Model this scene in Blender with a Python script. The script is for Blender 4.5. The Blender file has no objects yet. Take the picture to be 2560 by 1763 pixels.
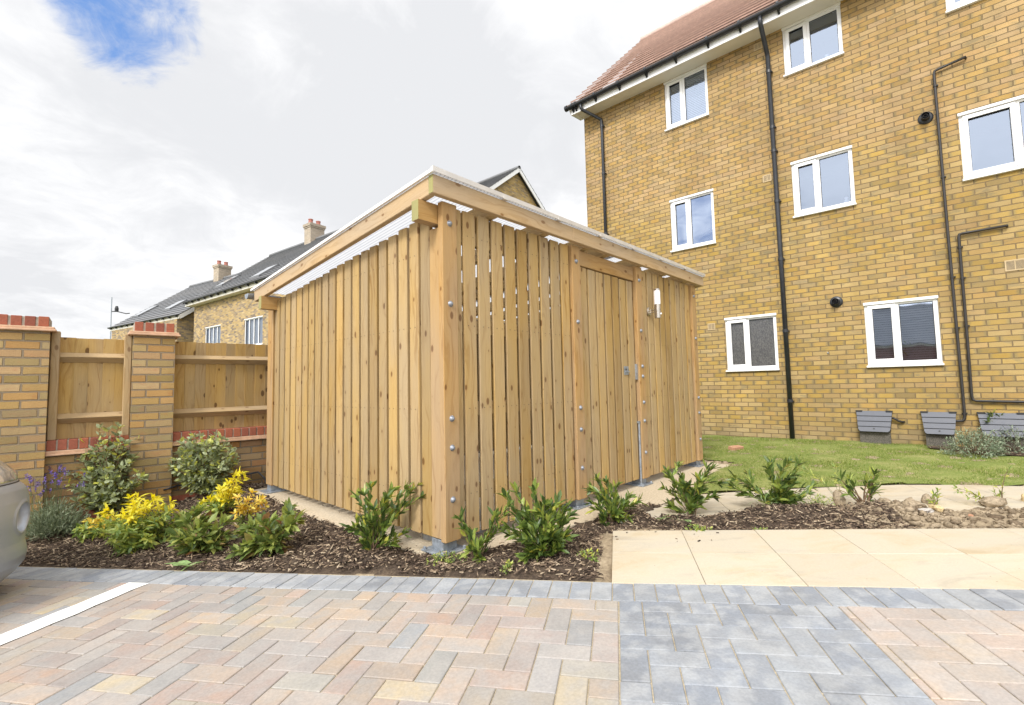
import bpy, math, random
import numpy as np
from mathutils import Vector, Matrix

random.seed(7)
RNG = np.random.default_rng(11)
S = bpy.context.scene
COL = S.collection
PI = math.pi

# ------------------------------------------------------------------ camera, world, sun, exposure
cam_data = bpy.data.cameras.new('camera')
cam = bpy.data.objects.new('camera', cam_data)
COL.objects.link(cam)
S.camera = cam
CAM_R = Matrix(((0.999774, 0.001448, -0.021197), (-0.021246, 0.068138, -0.997450), (0.0, 0.997675, 0.068153)))
rows = [CAM_R[0], -CAM_R[1], -CAM_R[2]]
cam.matrix_world = Matrix(((rows[0][0], rows[1][0], rows[2][0], 0),
                           (rows[0][1], rows[1][1], rows[2][1], 0),
                           (rows[0][2], rows[1][2], rows[2][2], 1.0), (0, 0, 0, 1)))
cam_data.sensor_width = 36.0
cam_data.sensor_fit = 'HORIZONTAL'
cam_data.lens = 1192.48 / 2560 * 36
cam_data.clip_start = 0.05
cam_data.clip_end = 3000

SUN_EL, SUN_AZ = math.radians(42), math.radians(208)      # azimuth clockwise from +Y
sun_dir = Vector((math.sin(SUN_AZ) * math.cos(SUN_EL), math.cos(SUN_AZ) * math.cos(SUN_EL), math.sin(SUN_EL)))
sd = bpy.data.lights.new('sun', 'SUN')
sd.energy = 1.5
sd.angle = math.radians(14)
sd.color = (1.0, 0.95, 0.87)
sun = bpy.data.objects.new('sun', sd)
COL.objects.link(sun)
sun.rotation_euler = sun_dir.to_track_quat('Z', 'Y').to_euler()
sun.location = (-20, -15, 30)

S.view_settings.view_transform = 'Standard'
S.view_settings.look = 'None'
S.view_settings.gamma = 1.0
S.view_settings.exposure = 1.06
S.view_settings.use_curve_mapping = False
S.cycles.max_bounces = 8
S.cycles.transparent_max_bounces = 12


class NT:
    """small helper for node trees"""
    def __init__(self, tree):
        self.t = tree
        tree.nodes.clear()

    def n(self, kind, **kw):
        nd = self.t.nodes.new(kind)
        for k, v in kw.items():
            if k == 'inp':
                for a, b in v.items():
                    self.set(nd, a, b)
            else:
                setattr(nd, k, v)
        return nd

    def set(self, nd, key, val):
        sock = nd.inputs[key]
        if isinstance(val, bpy.types.NodeSocket):
            self.t.links.new(val, sock)
        else:
            sock.default_value = val

    def m(self, op, a, b=0.0, c=None, clamp=False):
        nd = self.n('ShaderNodeMath', operation=op, use_clamp=clamp)
        self.set(nd, 0, a)
        self.set(nd, 1, b)
        if c is not None:
            self.set(nd, 2, c)
        return nd.outputs[0]

    def vm(self, op, a, b=None, scale=None):
        nd = self.n('ShaderNodeVectorMath', operation=op)
        self.set(nd, 0, a)
        if b is not None:
            self.set(nd, 1, b)
        if scale is not None:
            self.set(nd, 'Scale', scale)
        return nd.outputs['Value'] if op in ('DOT_PRODUCT', 'LENGTH') else nd.outputs[0]

    def noise(self, vec, scale, detail=4, rough=0.55, dist=0.0, dim='3D'):
        nd = self.n('ShaderNodeTexNoise', noise_dimensions=dim)
        if vec is not None:
            self.set(nd, 'Vector', vec)
        self.set(nd, 'Scale', scale)
        self.set(nd, 'Detail', detail)
        self.set(nd, 'Roughness', rough)
        self.set(nd, 'Distortion', dist)
        return nd.outputs[0]

    def rng(self, v, a, b, c=0.0, d=1.0, smooth=True):
        nd = self.n('ShaderNodeMapRange', interpolation_type='SMOOTHSTEP' if smooth else 'LINEAR', clamp=True)
        for i, x in enumerate((v, a, b, c, d)):
            self.set(nd, i, x)
        return nd.outputs[0]

    def ramp(self, fac, stops, interp='LINEAR'):
        nd = self.n('ShaderNodeValToRGB')
        cr = nd.color_ramp
        cr.interpolation = interp
        while len(cr.elements) < len(stops):
            cr.elements.new(0.5)
        for e, (p, c) in zip(cr.elements, stops):
            e.position = p
            e.color = (c[0], c[1], c[2], 1) if len(c) == 3 else c
        self.set(nd, 0, fac)
        return nd.outputs[0]

    def mix(self, fac, a, b, mode='MIX'):
        nd = self.n('ShaderNodeMix', data_type='RGBA', blend_type=mode)
        self.set(nd, 0, fac)
        for i, v in ((6, a), (7, b)):
            if isinstance(v, tuple) and len(v) == 3:
                v = (*v, 1)
            self.set(nd, i, v)
        return nd.outputs[2]

    def hsv(self, col, h=0.5, s=1.0, v=1.0):
        nd = self.n('ShaderNodeHueSaturation')
        for k, x in (('Hue', h), ('Saturation', s), ('Value', v), ('Color', col)):
            self.set(nd, k, x)
        return nd.outputs[0]


def world():
    w = bpy.data.worlds.new('World')
    S.world = w
    w.use_nodes = True
    g = NT(w.node_tree)
    sky = g.n('ShaderNodeTexSky', sky_type='NISHITA', sun_disc=False)
    sky.sun_elevation = SUN_EL
    sky.sun_rotation = SUN_AZ
    sky.air_density = 1.0
    sky.dust_density = 0.6
    tc = g.n('ShaderNodeTexCoord')
    d = g.vm('NORMALIZE', tc.outputs['Generated'])
    sep = g.n('ShaderNodeSeparateXYZ')
    g.set(sep, 0, d)
    z = g.m('ADD', g.m('MAXIMUM', sep.outputs[2], 0.0), 0.22)
    cmb = g.n('ShaderNodeCombineXYZ')
    g.set(cmb, 0, g.m('DIVIDE', sep.outputs[0], z))
    g.set(cmb, 1, g.m('DIVIDE', sep.outputs[1], z))
    P = cmb.outputs[0]
    big = g.noise(P, 0.9, 7, 0.56, 0.3)
    fine = g.noise(P, 3.4, 7, 0.62, 0.6)
    soft = g.noise(g.vm('ADD', P, (3.1, 7.7, 1.3)), 0.62, 3, 0.45, 0.2)
    # gaps of open blue sky: one high on the left, others behind the viewer
    gap = g.m('MULTIPLY', g.rng(g.vm('DOT_PRODUCT', d, (-0.5420, 0.6360, 0.5500)), 0.985, 0.9998), 0.50)
    gap2 = g.m('MULTIPLY', g.rng(g.vm('DOT_PRODUCT', d, (-0.85, -0.43, 0.30)), 0.955, 0.99), 0.42)
    gap3 = g.m('MULTIPLY', g.rng(g.vm('DOT_PRODUCT', d, (-0.35, 0.80, 0.49)), 0.95, 1.0), 0.0)
    g_all = g.m('ADD', g.m('ADD', gap, gap2), gap3)
    wisp = g.noise(P, 9.0, 6, 0.65, 0.8)
    cover = g.m('ADD', g.m('ADD', g.m('MULTIPLY', big, 0.38), g.m('MULTIPLY', fine, 0.36)), g.m('MULTIPLY', wisp, 0.26))
    cover = g.m('SUBTRACT', g.m('ADD', cover, 0.35), g_all)
    cover = g.rng(cover, 0.29, 0.46)
    # cloud tone: bright white with pale grey bellies
    tone = g.rng(g.m('ADD', g.m('ADD', g.m('MULTIPLY', soft, 0.66), g.m('MULTIPLY', fine, 0.27)), g.m('MULTIPLY', wisp, 0.07)), 0.37, 0.56)
    dark1 = g.rng(g.vm('DOT_PRODUCT', d, (-0.17, 0.82, 0.54)), 0.965, 0.998)
    dark2 = g.rng(g.vm('DOT_PRODUCT', d, (-0.73, 0.64, 0.22)), 0.975, 0.999)
    dk = g.m('MULTIPLY', g.m('ADD', dark1, g.m('MULTIPLY', dark2, 0.8)), g.rng(big, 0.3, 0.62), clamp=True)
    tone = g.m('SUBTRACT', tone, g.m('MULTIPLY', dk, 0.85))
    cloud = g.mix(g.m('MAXIMUM', tone, 0.0), (3.85, 3.90, 4.02), (5.35, 5.35, 5.38))
    # cloud is brighter towards the veiled sun and overhead
    glow = g.rng(g.vm('DOT_PRODUCT', d, tuple(sun_dir)), 0.25, 1.0, 1.0, 2.4)
    cloud = g.vm('SCALE', cloud, scale=glow)
    # sky colour, a deeper blue than the hazy horizon
    blue = g.mix(0.75, sky.outputs[0], (0.85, 1.75, 3.9))
    colr = g.mix(cover, blue, cloud)
    bg = g.n('ShaderNodeBackground')
    g.set(bg, 'Color', colr)
    g.set(bg, 'Strength', 0.105)
    out = g.n('ShaderNodeOutputWorld')
    g.t.links.new(bg.outputs[0], out.inputs[0])


world()

# ------------------------------------------------------------------ measured frame of the place (metres; camera 1 m up at the origin)
SX, SY = 0.04624, -0.0158                                   # fall of the paving
QA = -0.212
PD = np.array([math.cos(QA), math.sin(QA)])                 # along the kerb
QD = np.array([-math.sin(QA), math.cos(QA)])                # away from the viewer
UA = 0.81927572
U = np.array([math.cos(UA), math.sin(UA)])
V = np.array([-math.sin(UA), math.cos(UA)])
A0 = np.array([-0.43688, 3.04266])                          # front corner of the shelter
BA = 0.83992689


def W(p, q):
    return PD * p + QD * q


def sst(a, b, t):
    t = np.clip((t - a) / (b - a), 0, 1)
    return t * t * (3 - 2 * t)


def plane_z(x, y):
    return SX * x + SY * y


def terr(x, y):
    q = x * QD[0] + y * QD[1]
    back = np.clip(.016 * x - .062, -.115, .02)
    k = sst(2.9, 4.3, q)
    return plane_z(x, y) * (1 - k) + back * k


def SH(u, v):
    return A0 + U * u + V * v


def in_poly(x, y, poly):
    x = np.asarray(x, float)
    y = np.asarray(y, float)
    c = np.zeros(x.shape, bool)
    n = len(poly)
    for i in range(n):
        x1, y1 = poly[i]
        x2, y2 = poly[(i + 1) % n]
        cond = ((y1 > y) != (y2 > y)) & (x < (x2 - x1) * (y - y1) / (y2 - y1 + 1e-12) + x1)
        c ^= cond
    return c


# ------------------------------------------------------------------ mesh helper
class MB:
    """collects faces with metric UVs and links them as ONE mesh object"""
    def __init__(self):
        self.v, self.f, self.uv, self.mi = [], [], [], []
        self.cur = 0

    def face(self, pts, uvs=None, mi=None):
        b = len(self.v)
        self.v += [tuple(p) for p in pts]
        self.f.append(tuple(range(b, b + len(pts))))
        if uvs is None:
            p = [Vector(q) for q in pts]
            nrm = (p[1] - p[0]).cross(p[-1] - p[0])
            ax = max(range(3), key=lambda i: abs(nrm[i]))
            ij = [(1, 2), (0, 2), (0, 1)][ax]
            uvs = [(q[ij[0]], q[ij[1]]) for q in p]
        self.uv.append(uvs)
        self.mi.append(self.cur if mi is None else mi)

    def grid_box(self, c, sx, sy, sz, faces='xXyYzZ'):
        """box from a centre and three full-length axis vectors; u runs along the longest axis"""
        c, ex, ey, ez = Vector(c), Vector(sx) / 2, Vector(sy) / 2, Vector(sz) / 2
        b = len(self.v)
        co = [c + ex * i + ey * j + ez * k for k in (-1, 1) for j in (-1, 1) for i in (-1, 1)]
        self.v += [tuple(p) for p in co]
        L = [ex.length * 2, ey.length * 2, ez.length * 2]
        lng = max(range(3), key=lambda i: L[i])
        loc = [(i * L[0] / 2, j * L[1] / 2, k * L[2] / 2) for k in (-1, 1) for j in (-1, 1) for i in (-1, 1)]
        quads = {'z': (0, 2, 3, 1), 'Z': (4, 5, 7, 6), 'y': (0, 1, 5, 4), 'Y': (2, 6, 7, 3), 'x': (0, 4, 6, 2), 'X': (1, 3, 7, 5)}
        for key in faces:
            q = quads[key]
            ax = {'x': 0, 'y': 1, 'z': 2}[key.lower()]
            others = [i for i in range(3) if i != ax]
            if lng in others:
                a = lng
                bb = [i for i in others if i != lng][0]
            else:
                a, bb = others
            off = ax * 0.37
            self.f.append(tuple(b + i for i in q))
            self.uv.append([(loc[i][a], loc[i][bb] + off) for i in q])
            self.mi.append(self.cur)

    def box(self, x0, x1, y0, y1, z0, z1, faces='xXyYzZ'):
        self.grid_box(((x0 + x1) / 2, (y0 + y1) / 2, (z0 + z1) / 2), (x1 - x0, 0, 0), (0, y1 - y0, 0), (0, 0, z1 - z0), faces)

    def beam(self, a, b, w, h, up=(0, 0, 1)):
        a, b = Vector(a), Vector(b)
        d = b - a
        up = Vector(up)
        side = d.cross(up).normalized()
        upp = side.cross(d).normalized()
        self.grid_box((a + b) / 2, d, side * w, upp * h)

    def tube(self, pts, r, n=10, caps=True):
        pts = [Vector(p) for p in pts]
        rr = r if isinstance(r, (list, tuple)) else [r] * len(pts)
        base = len(self.v)
        prev = None
        acc = 0.0
        accs = []
        for i, p in enumerate(pts):
            t = (pts[min(i + 1, len(pts) - 1)] - pts[max(i - 1, 0)]).normalized()
            if prev is None:
                ref = Vector((0, 0, 1)) if abs(t.z) < 0.9 else Vector((1, 0, 0))
                s = t.cross(ref).normalized()
            else:
                s = (prev - t * prev.dot(t)).normalized()
            prev = s
            o = t.cross(s)
            if i:
                acc += (p - pts[i - 1]).length
            accs.append(acc)
            for k in range(n):
                a = 2 * PI * k / n
                self.v.append(tuple(p + (s * math.cos(a) + o * math.sin(a)) * rr[i]))
        for i in range(len(pts) - 1):
            for k in range(n):
                k2 = (k + 1) % n
                self.f.append((base + i * n + k, base + i * n + k2, base + (i + 1) * n + k2, base + (i + 1) * n + k))
                self.uv.append([(accs[i], k / n * .3), (accs[i], (k + 1) / n * .3), (accs[i + 1], (k + 1) / n * .3), (accs[i + 1], k / n * .3)])
                self.mi.append(self.cur)
        if caps:
            for idx, rev in ((0, False), (len(pts) - 1, True)):
                ring = [base + idx * n + k for k in range(n)]
                if not rev:
                    ring = ring[::-1]
                self.f.append(tuple(ring))
                self.uv.append([(math.cos(2 * PI * k / n) * .05, math.sin(2 * PI * k / n) * .05) for k in range(n)])
                self.mi.append(self.cur)

    def lathe(self, c, axis, prof, n=16):
        """prof: list of (distance along the axis, radius)"""
        c, axis = Vector(c), Vector(axis).normalized()
        ref = Vector((0, 0, 1)) if abs(axis.z) < .9 else Vector((1, 0, 0))
        s = axis.cross(ref).normalized()
        o = axis.cross(s)
        base = len(self.v)
        for dd, r in prof:
            for k in range(n):
                a = 2 * PI * k / n
                self.v.append(tuple(c + axis * dd + (s * math.cos(a) + o * math.sin(a)) * max(r, 1e-4)))
        for i in range(len(prof) - 1):
            for k in range(n):
                k2 = (k + 1) % n
                self.f.append((base + i * n + k, base + i * n + k2, base + (i + 1) * n + k2, base + (i + 1) * n + k))
                self.uv.append([(k / n, prof[i][0]), ((k + 1) / n, prof[i][0]), ((k + 1) / n, prof[i + 1][0]), (k / n, prof[i + 1][0])])
                self.mi.append(self.cur)

    def prism(self, poly, z0, z1):
        """vertical prism from a 2-D outline given counter-clockwise"""
        n = len(poly)
        self.face([(x, y, z1) for x, y in poly], [(x, y) for x, y in poly])
        self.face([(x, y, z0) for x, y in poly[::-1]], [(x, y) for x, y in poly[::-1]])
        for i in range(n):
            a, b = poly[i], poly[(i + 1) % n]
            L = math.hypot(b[0] - a[0], b[1] - a[1])
            self.face([(a[0], a[1], z0), (b[0], b[1], z0), (b[0], b[1], z1), (a[0], a[1], z1)], [(0, z0), (L, z0), (L, z1), (0, z1)])

    def build(self, name, mats, parent=None, bevel=0.0, smooth=False, loc=None, seg=1):
        me = bpy.data.meshes.new(name)
        me.from_pydata(self.v, [], self.f)
        uvl = me.uv_layers.new(name='UVMap')
        flat = [c for f in self.uv for p in f for c in p]
        uvl.data.foreach_set('uv', flat)
        for m in (mats if isinstance(mats, (list, tuple)) else [mats]):
            me.materials.append(m)
        me.polygons.foreach_set('material_index', self.mi)
        if smooth:
            me.polygons.foreach_set('use_smooth', [True] * len(me.polygons))
        me.update()
        return link(name, me, parent, bevel, loc, seg)


def link(name, me, parent=None, bevel=0.0, loc=None, seg=1):
    o = bpy.data.objects.new(name, me)
    COL.objects.link(o)
    if parent is not None:
        o.parent = parent
    if loc is not None:
        o.location = loc
    if bevel > 0:
        md = o.modifiers.new('bevel', 'BEVEL')
        md.width = bevel
        md.segments = seg
        md.limit_method = 'ANGLE'
        md.angle_limit = math.radians(50)
        md.harden_normals = False
    return o


def raw_mesh(name, verts, faces, mat, parent=None, uvs=None, smooth=False):
    """verts (n,3) array; faces (m,k) array of one polygon size"""
    verts = np.asarray(verts, np.float32)
    faces = np.asarray(faces, np.int32)
    me = bpy.data.meshes.new(name)
    me.vertices.add(len(verts))
    me.vertices.foreach_set('co', verts.ravel())
    m, k = faces.shape
    me.loops.add(m * k)
    me.loops.foreach_set('vertex_index', faces.ravel())
    me.polygons.add(m)
    me.polygons.foreach_set('loop_start', np.arange(0, m * k, k, dtype=np.int32))
    if smooth:
        me.polygons.foreach_set('use_smooth', np.ones(m, bool))
    me.update(calc_edges=True)
    me.validate()
    if uvs is not None:
        ul = me.uv_layers.new(name='UVMap')
        ul.data.foreach_set('uv', np.asarray(uvs, np.float32)[faces.ravel()].ravel())
    for mm in (mat if isinstance(mat, (list, tuple)) else [mat]):
        me.materials.append(mm)
    return link(name, me, parent)


def thing(name, label, cat, loc=(0, 0, 0), rotz=0.0, group=None):
    o = bpy.data.objects.new(name, None)
    COL.objects.link(o)
    o.location = loc
    o.rotation_euler = (0, 0, rotz)
    o.empty_display_size = 0.1
    return tag(o, label, cat, group)


def tag(o, label, cat, group=None):
    o['label'] = label
    o['category'] = cat
    if group:
        o['group'] = group
    return o


def kind(o, k):
    o['kind'] = k
    return o


# ------------------------------------------------------------------ materials
def mat(name):
    m = bpy.data.materials.new(name)
    m.use_nodes = True
    g = NT(m.node_tree)
    b = g.n('ShaderNodeBsdfPrincipled')
    out = g.n('ShaderNodeOutputMaterial')
    g.t.links.new(b.outputs[0], out.inputs[0])
    g.bsdf, g.out = b, out
    return m, g


def bump(g, h, dist, strength=1.0):
    nd = g.n('ShaderNodeBump')
    g.set(nd, 'Height', h)
    g.set(nd, 'Distance', dist)
    g.set(nd, 'Strength', strength)
    g.set(g.bsdf, 'Normal', nd.outputs[0])


def island(g):
    return g.n('ShaderNodeNewGeometry').outputs['Random Per Island']


def uvn(g):
    return g.n('ShaderNodeTexCoord').outputs['UV']


def objc(g):
    return g.n('ShaderNodeTexCoord').outputs['Object']


def plain(name, col, rough=0.5, metal=0.0, var=0.08, scale=8, bmp=0.0, spec=0.5):
    m, g = mat(name)
    n = g.noise(objc(g), scale, 5, 0.6)
    c = g.hsv((*col, 1), v=g.rng(n, 0.3, 0.7, 1 - var, 1 + var))
    g.set(g.bsdf, 'Base Color', c)
    g.set(g.bsdf, 'Roughness', g.rng(n, 0.2, 0.8, max(rough - .08, 0.02), min(rough + .08, 1)))
    g.set(g.bsdf, 'Metallic', metal)
    g.set(g.bsdf, 'Specular IOR Level', spec)
    if bmp:
        bump(g, g.noise(objc(g), scale * 12, 4, 0.6), bmp)
    return m


def wood(name, pale, mid, dark, knots=1.0, tint=0.12, rough=0.72):
    m, g = mat(name)
    r = island(g)
    uv = g.n('ShaderNodeUVMap').outputs[0]
    wn = g.n('ShaderNodeTexWhiteNoise', noise_dimensions='1D')
    g.set(wn, 'W', r)
    off = g.vm('SCALE', wn.outputs['Color'], scale=37.0)
    p = g.vm('ADD', uv, off)
    # growth rings stretched along the board, bent by slow noise
    wob = g.noise(g.vm('MULTIPLY', p, (1.4, 5.0, 1.0)), 1.0, 3, 0.5)
    grain_v = g.vm('MULTIPLY', p, (1.1, 34.0, 1.0))
    cmb = g.n('ShaderNodeCombineXYZ')
    g.set(cmb, 1, g.m('MULTIPLY', wob, 9.0))
    grain = g.noise(g.vm('ADD', grain_v, cmb.outputs[0]), 1.0, 4, 0.6)
    fine = g.noise(g.vm('MULTIPLY', p, (6.0, 240.0, 1.0)), 1.0, 3, 0.6)
    # knots
    vo = g.n('ShaderNodeTexVoronoi', voronoi_dimensions='2D')
    g.set(vo, 'Vector', g.vm('MULTIPLY', p, (4.6, 8.6, 1.0)))
    g.set(vo, 'Scale', 1.0)
    g.set(vo, 'Randomness', 1.0)
    kd = vo.outputs['Distance']
    sp = g.n('ShaderNodeSeparateColor')
    g.set(sp, 0, vo.outputs['Color'])
    ksize = g.m('SUBTRACT', g.m('MULTIPLY', g.rng(sp.outputs[0], 0.30, 1.0, 0, 1, False), 0.15 * knots), 0.035)
    kn = g.m('SUBTRACT', 1.0, g.rng(g.m('SUBTRACT', kd, ksize), -0.03, 0.035))
    halo = g.m('SUBTRACT', 1.0, g.rng(g.m('SUBTRACT', kd, g.m('MULTIPLY', ksize, 2.6)), -0.05, 0.14))
    c = g.ramp(grain, [(0.25, mid), (0.44, pale), (0.55, pale), (0.68, mid)])
    c = g.mix(g.m('MULTIPLY', fine, 0.35), c, dark, 'MIX')
    c = g.mix(g.m('MULTIPLY', halo, 0.30), c, mid)
    c = g.mix(g.m('MULTIPLY', kn, 0.85), c, dark)
    slow = g.noise(g.vm('MULTIPLY', p, (0.8, 3.0, 1.0)), 1.0, 3, 0.5)
    c = g.hsv(c, h=g.rng(sp.outputs[1], 0, 1, 0.5, 0.5),
              s=g.rng(slow, 0.3, 0.7, 0.86, 1.10), v=g.m('MULTIPLY', g.rng(r, 0, 1, 1 - tint, 1 + tint, False), g.rng(slow, 0.3, 0.7, 0.92, 1.07)))
    sepw = g.n('ShaderNodeSeparateColor')
    g.set(sepw, 0, wn.outputs['Color'])
    c = g.mix(g.m('MULTIPLY', sepw.outputs[1], 0.30), c, g.hsv(c, h=0.512, s=0.82, v=0.97))
    g.set(g.bsdf, 'Base Color', c)
    g.set(g.bsdf, 'Roughness', rough)
    g.set(g.bsdf, 'Specular IOR Level', 0.25)
    bump(g, g.m('ADD', grain, g.m('MULTIPLY', fine, 0.5)), 0.0012)
    return m


def brick(name, tones, mortar, bw=0.225, bh=0.075, half=True, kiss=(0.5, 0.27, 0.14), kissamt=0.35, joint=0.010, rough=0.85, bump_d=0.006, upper=None, ends=None):
    m, g = mat(name)
    uv = g.n('ShaderNodeUVMap').outputs[0]
    wob = g.n('ShaderNodeTexNoise')
    g.set(wob, 'Vector', uv)
    g.set(wob, 'Scale', 22.0)
    g.set(wob, 'Detail', 3.0)
    uv2 = g.vm('ADD', uv, g.vm('SCALE', g.vm('SUBTRACT', wob.outputs['Color'], (0.5, 0.5, 0.5)), scale=0.008))
    sp = g.n('ShaderNodeSeparateXYZ')
    g.set(sp, 0, uv2)
    v = g.m('DIVIDE', sp.outputs[1], bh)
    row = g.m('FLOOR', v)
    fv = g.m('SUBTRACT', v, row)
    shift = g.m('MULTIPLY', g.m('FLOORED_MODULO', row, 2.0), 0.5 if half else 0.0)
    u = g.m('ADD', g.m('DIVIDE', sp.outputs[0], bw), shift)
    colm = g.m('FLOOR', u)
    fu = g.m('SUBTRACT', u, colm)
    cm = g.n('ShaderNodeCombineXYZ')
    g.set(cm, 0, colm)
    g.set(cm, 1, row)
    wn = g.n('ShaderNodeTexWhiteNoise', noise_dimensions='3D')
    g.set(wn, 'Vector', cm.outputs[0])
    cs = g.n('ShaderNodeSeparateColor')
    g.set(cs, 0, wn.outputs['Color'])
    # distance to the joint in metres
    du = g.m('MULTIPLY', g.m('SUBTRACT', 0.5, g.m('ABSOLUTE', g.m('SUBTRACT', fu, 0.5))), bw)
    dv = g.m('MULTIPLY', g.m('SUBTRACT', 0.5, g.m('ABSOLUTE', g.m('SUBTRACT', fv, 0.5))), bh)
    dj = g.m('MINIMUM', du, dv)
    face = g.rng(dj, joint * 0.42, joint * 0.72)
    n = len(tones)
    c = g.ramp(wn.outputs['Value'], [(i / (n - 1) if n > 1 else 0, t) for i, t in enumerate(tones)])
    pn = g.noise(g.vm('ADD', g.vm('MULTIPLY', uv, (1, 1.8, 1)), g.vm('SCALE', wn.outputs['Color'], scale=3.0)), 9.0, 4, 0.6)
    if upper:
        # the higher lifts were laid from a pinker batch
        lift = g.m('ADD', sp.outputs[1], g.m('MULTIPLY', g.noise(uv, 0.8, 3, 0.5), 0.9))
        c = g.mix(g.m('MULTIPLY', g.rng(lift, 4.7, 5.2), g.rng(cs.outputs[0], 0, 1, 0.35, 0.75, False)), c, upper)
        base_d = g.m('SUBTRACT', 1.0, g.rng(g.m('ADD', sp.outputs[1], g.m('MULTIPLY', g.noise(uv, 3.0, 4, 0.6), 0.35)), 0.18, 0.55))
        c = g.mix(g.m('MULTIPLY', base_d, 0.45), c, (0.33, 0.27, 0.17))
    c = g.mix(g.m('MULTIPLY', g.rng(pn, 0.52, 0.72), kissamt), c, kiss)
    if ends:
        # grey kiln marks at the ends of some bricks
        e = g.m('MULTIPLY', g.m('SUBTRACT', 1.0, g.rng(g.m('ADD', du, g.m('MULTIPLY', pn, 0.05)), 0.035, 0.075)), g.m('GREATER_THAN', cs.outputs[2], 0.62))
        e2 = g.m('MULTIPLY', g.rng(g.noise(g.vm('MULTIPLY', uv, (1, 2.4, 1)), 4.0, 3, 0.6), 0.56, 0.66), 0.55)
        c = g.mix(g.m('MAXIMUM', g.m('MULTIPLY', e, 0.7), e2), c, ends)
    fn = g.noise(uv, 140.0, 4, 0.7)
    big = g.noise(uv, 0.55, 3, 0.5)
    val = g.m('MULTIPLY', g.rng(cs.outputs[1], 0, 1, 0.88, 1.10, False), g.m('MULTIPLY', g.rng(fn, 0.25, 0.75, 0.86, 1.12), g.m('MULTIPLY', g.rng(big, 0.3, 0.7, 0.90, 1.05), g.rng(g.noise(g.vm('MULTIPLY', uv, (2.2, 0.35, 1)), 1.0, 4, 0.6), 0.3, 0.65, 0.90, 1.04))))
    c = g.hsv(c, s=g.rng(cs.outputs[2], 0, 1, 0.88, 1.08, False), v=val)
    mn = g.hsv((*mortar, 1), v=g.rng(fn, 0.2, 0.8, 0.75, 1.2))
    c = g.mix(face, mn, c)
    g.set(g.bsdf, 'Base Color', c)
    g.set(g.bsdf, 'Roughness', rough)
    g.set(g.bsdf, 'Specular IOR Level', 0.2)
    bump(g, g.m('ADD', face, g.m('MULTIPLY', g.noise(uv, 70.0, 3, 0.6), 0.35)), bump_d)
    return m


def island_ramp(name, stops, rough=0.85, nscale=40, namt=0.14, spec=0.25, bmp=0.0008, second=None, interp='LINEAR'):
    """each loose piece of the mesh takes its own tone from the ramp"""
    m, g = mat(name)
    r = island(g)
    c = g.ramp(r, stops, interp)
    pos = g.n('ShaderNodeNewGeometry').outputs['Position']
    n = g.noise(pos, nscale, 5, 0.65)
    n2 = g.noise(pos, nscale * 0.12, 3, 0.5)
    if second:
        c = g.mix(g.m('MULTIPLY', g.rng(n2, 0.42, 0.62), second[1]), c, second[0])
        n3 = g.noise(pos, nscale * 0.05, 5, 0.65)
        c = g.hsv(c, s=g.rng(n3, 0.35, 0.65, 0.8, 1.25), v=g.rng(n3, 0.3, 0.7, 0.90, 1.06))
    wn = g.n('ShaderNodeTexWhiteNoise', noise_dimensions='1D')
    g.set(wn, 'W', r)
    c = g.hsv(c, v=g.m('MULTIPLY', g.rng(n, 0.25, 0.75, 1 - namt, 1 + namt), g.rng(wn.outputs['Value'], 0, 1, 0.92, 1.08, False)))
    g.set(g.bsdf, 'Base Color', c)
    g.set(g.bsdf, 'Roughness', rough)
    g.set(g.bsdf, 'Specular IOR Level', spec)
    if bmp:
        bump(g, n, bmp)
    return m


def leaf(name, stops, trans=0.35, rough=0.42, spec=0.5):
    m, g = mat(name)
    r = island(g)
    c = g.ramp(r, stops)
    n = g.noise(g.n('ShaderNodeNewGeometry').outputs['Position'], 60, 2, 0.5)
    c = g.hsv(c, v=g.rng(n, 0.3, 0.7, 0.85, 1.15))
    g.set(g.bsdf, 'Base Color', c)
    g.set(g.bsdf, 'Roughness', rough)
    g.set(g.bsdf, 'Specular IOR Level', spec)
    tr = g.n('ShaderNodeBsdfTranslucent')
    g.set(tr, 'Color', g.hsv(c, h=0.485, s=1.1, v=1.5))
    mx = g.n('ShaderNodeMixShader')
    g.set(mx, 0, trans)
    g.t.links.new(g.bsdf.outputs[0], mx.inputs[1])
    g.t.links.new(tr.outputs[0], mx.inputs[2])
    g.t.links.new(mx.outputs[0], g.out.inputs[0])
    return m


M = {}
M['wood'] = wood('shelter_timber', (0.440, 0.305, 0.136), (0.325, 0.203, 0.078), (0.130, 0.058, 0.018), tint=0.15)
M['wood_post'] = wood('shelter_post_timber', (0.45, 0.285, 0.122), (0.355, 0.205, 0.076), (0.15, 0.065, 0.02), tint=0.07)
M['wood_pale'] = wood('fascia_timber', (0.50, 0.365, 0.215), (0.40, 0.270, 0.140), (0.2, 0.1, 0.035), tint=0.06)
M['wood_green'] = wood('end_grain', (0.35, 0.32, 0.12), (0.25, 0.25, 0.10), (0.18, 0.17, 0.06), knots=0.0)
M['wood_fence'] = wood('fence_timber', (0.455, 0.300, 0.110), (0.345, 0.205, 0.065), (0.09, 0.040, 0.013), knots=1.35, tint=0.2)
M['wood_rail'] = wood('fence_rail_timber', (0.45, 0.325, 0.175), (0.36, 0.245, 0.115), (0.2, 0.11, 0.045), tint=0.05)
M['brick_main'] = brick('buff_brick', [(0.30, 0.218, 0.098), (0.362, 0.250, 0.088), (0.382, 0.264, 0.092), (0.394, 0.271, 0.094), (0.405, 0.281, 0.101), (0.396, 0.269, 0.097), (0.378, 0.247, 0.095), (0.335, 0.235, 0.098)],
                        (0.190, 0.138, 0.077), kiss=(0.345, 0.216, 0.076), kissamt=0.5, upper=(0.398, 0.260, 0.125), ends=(0.225, 0.186, 0.104))
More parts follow.
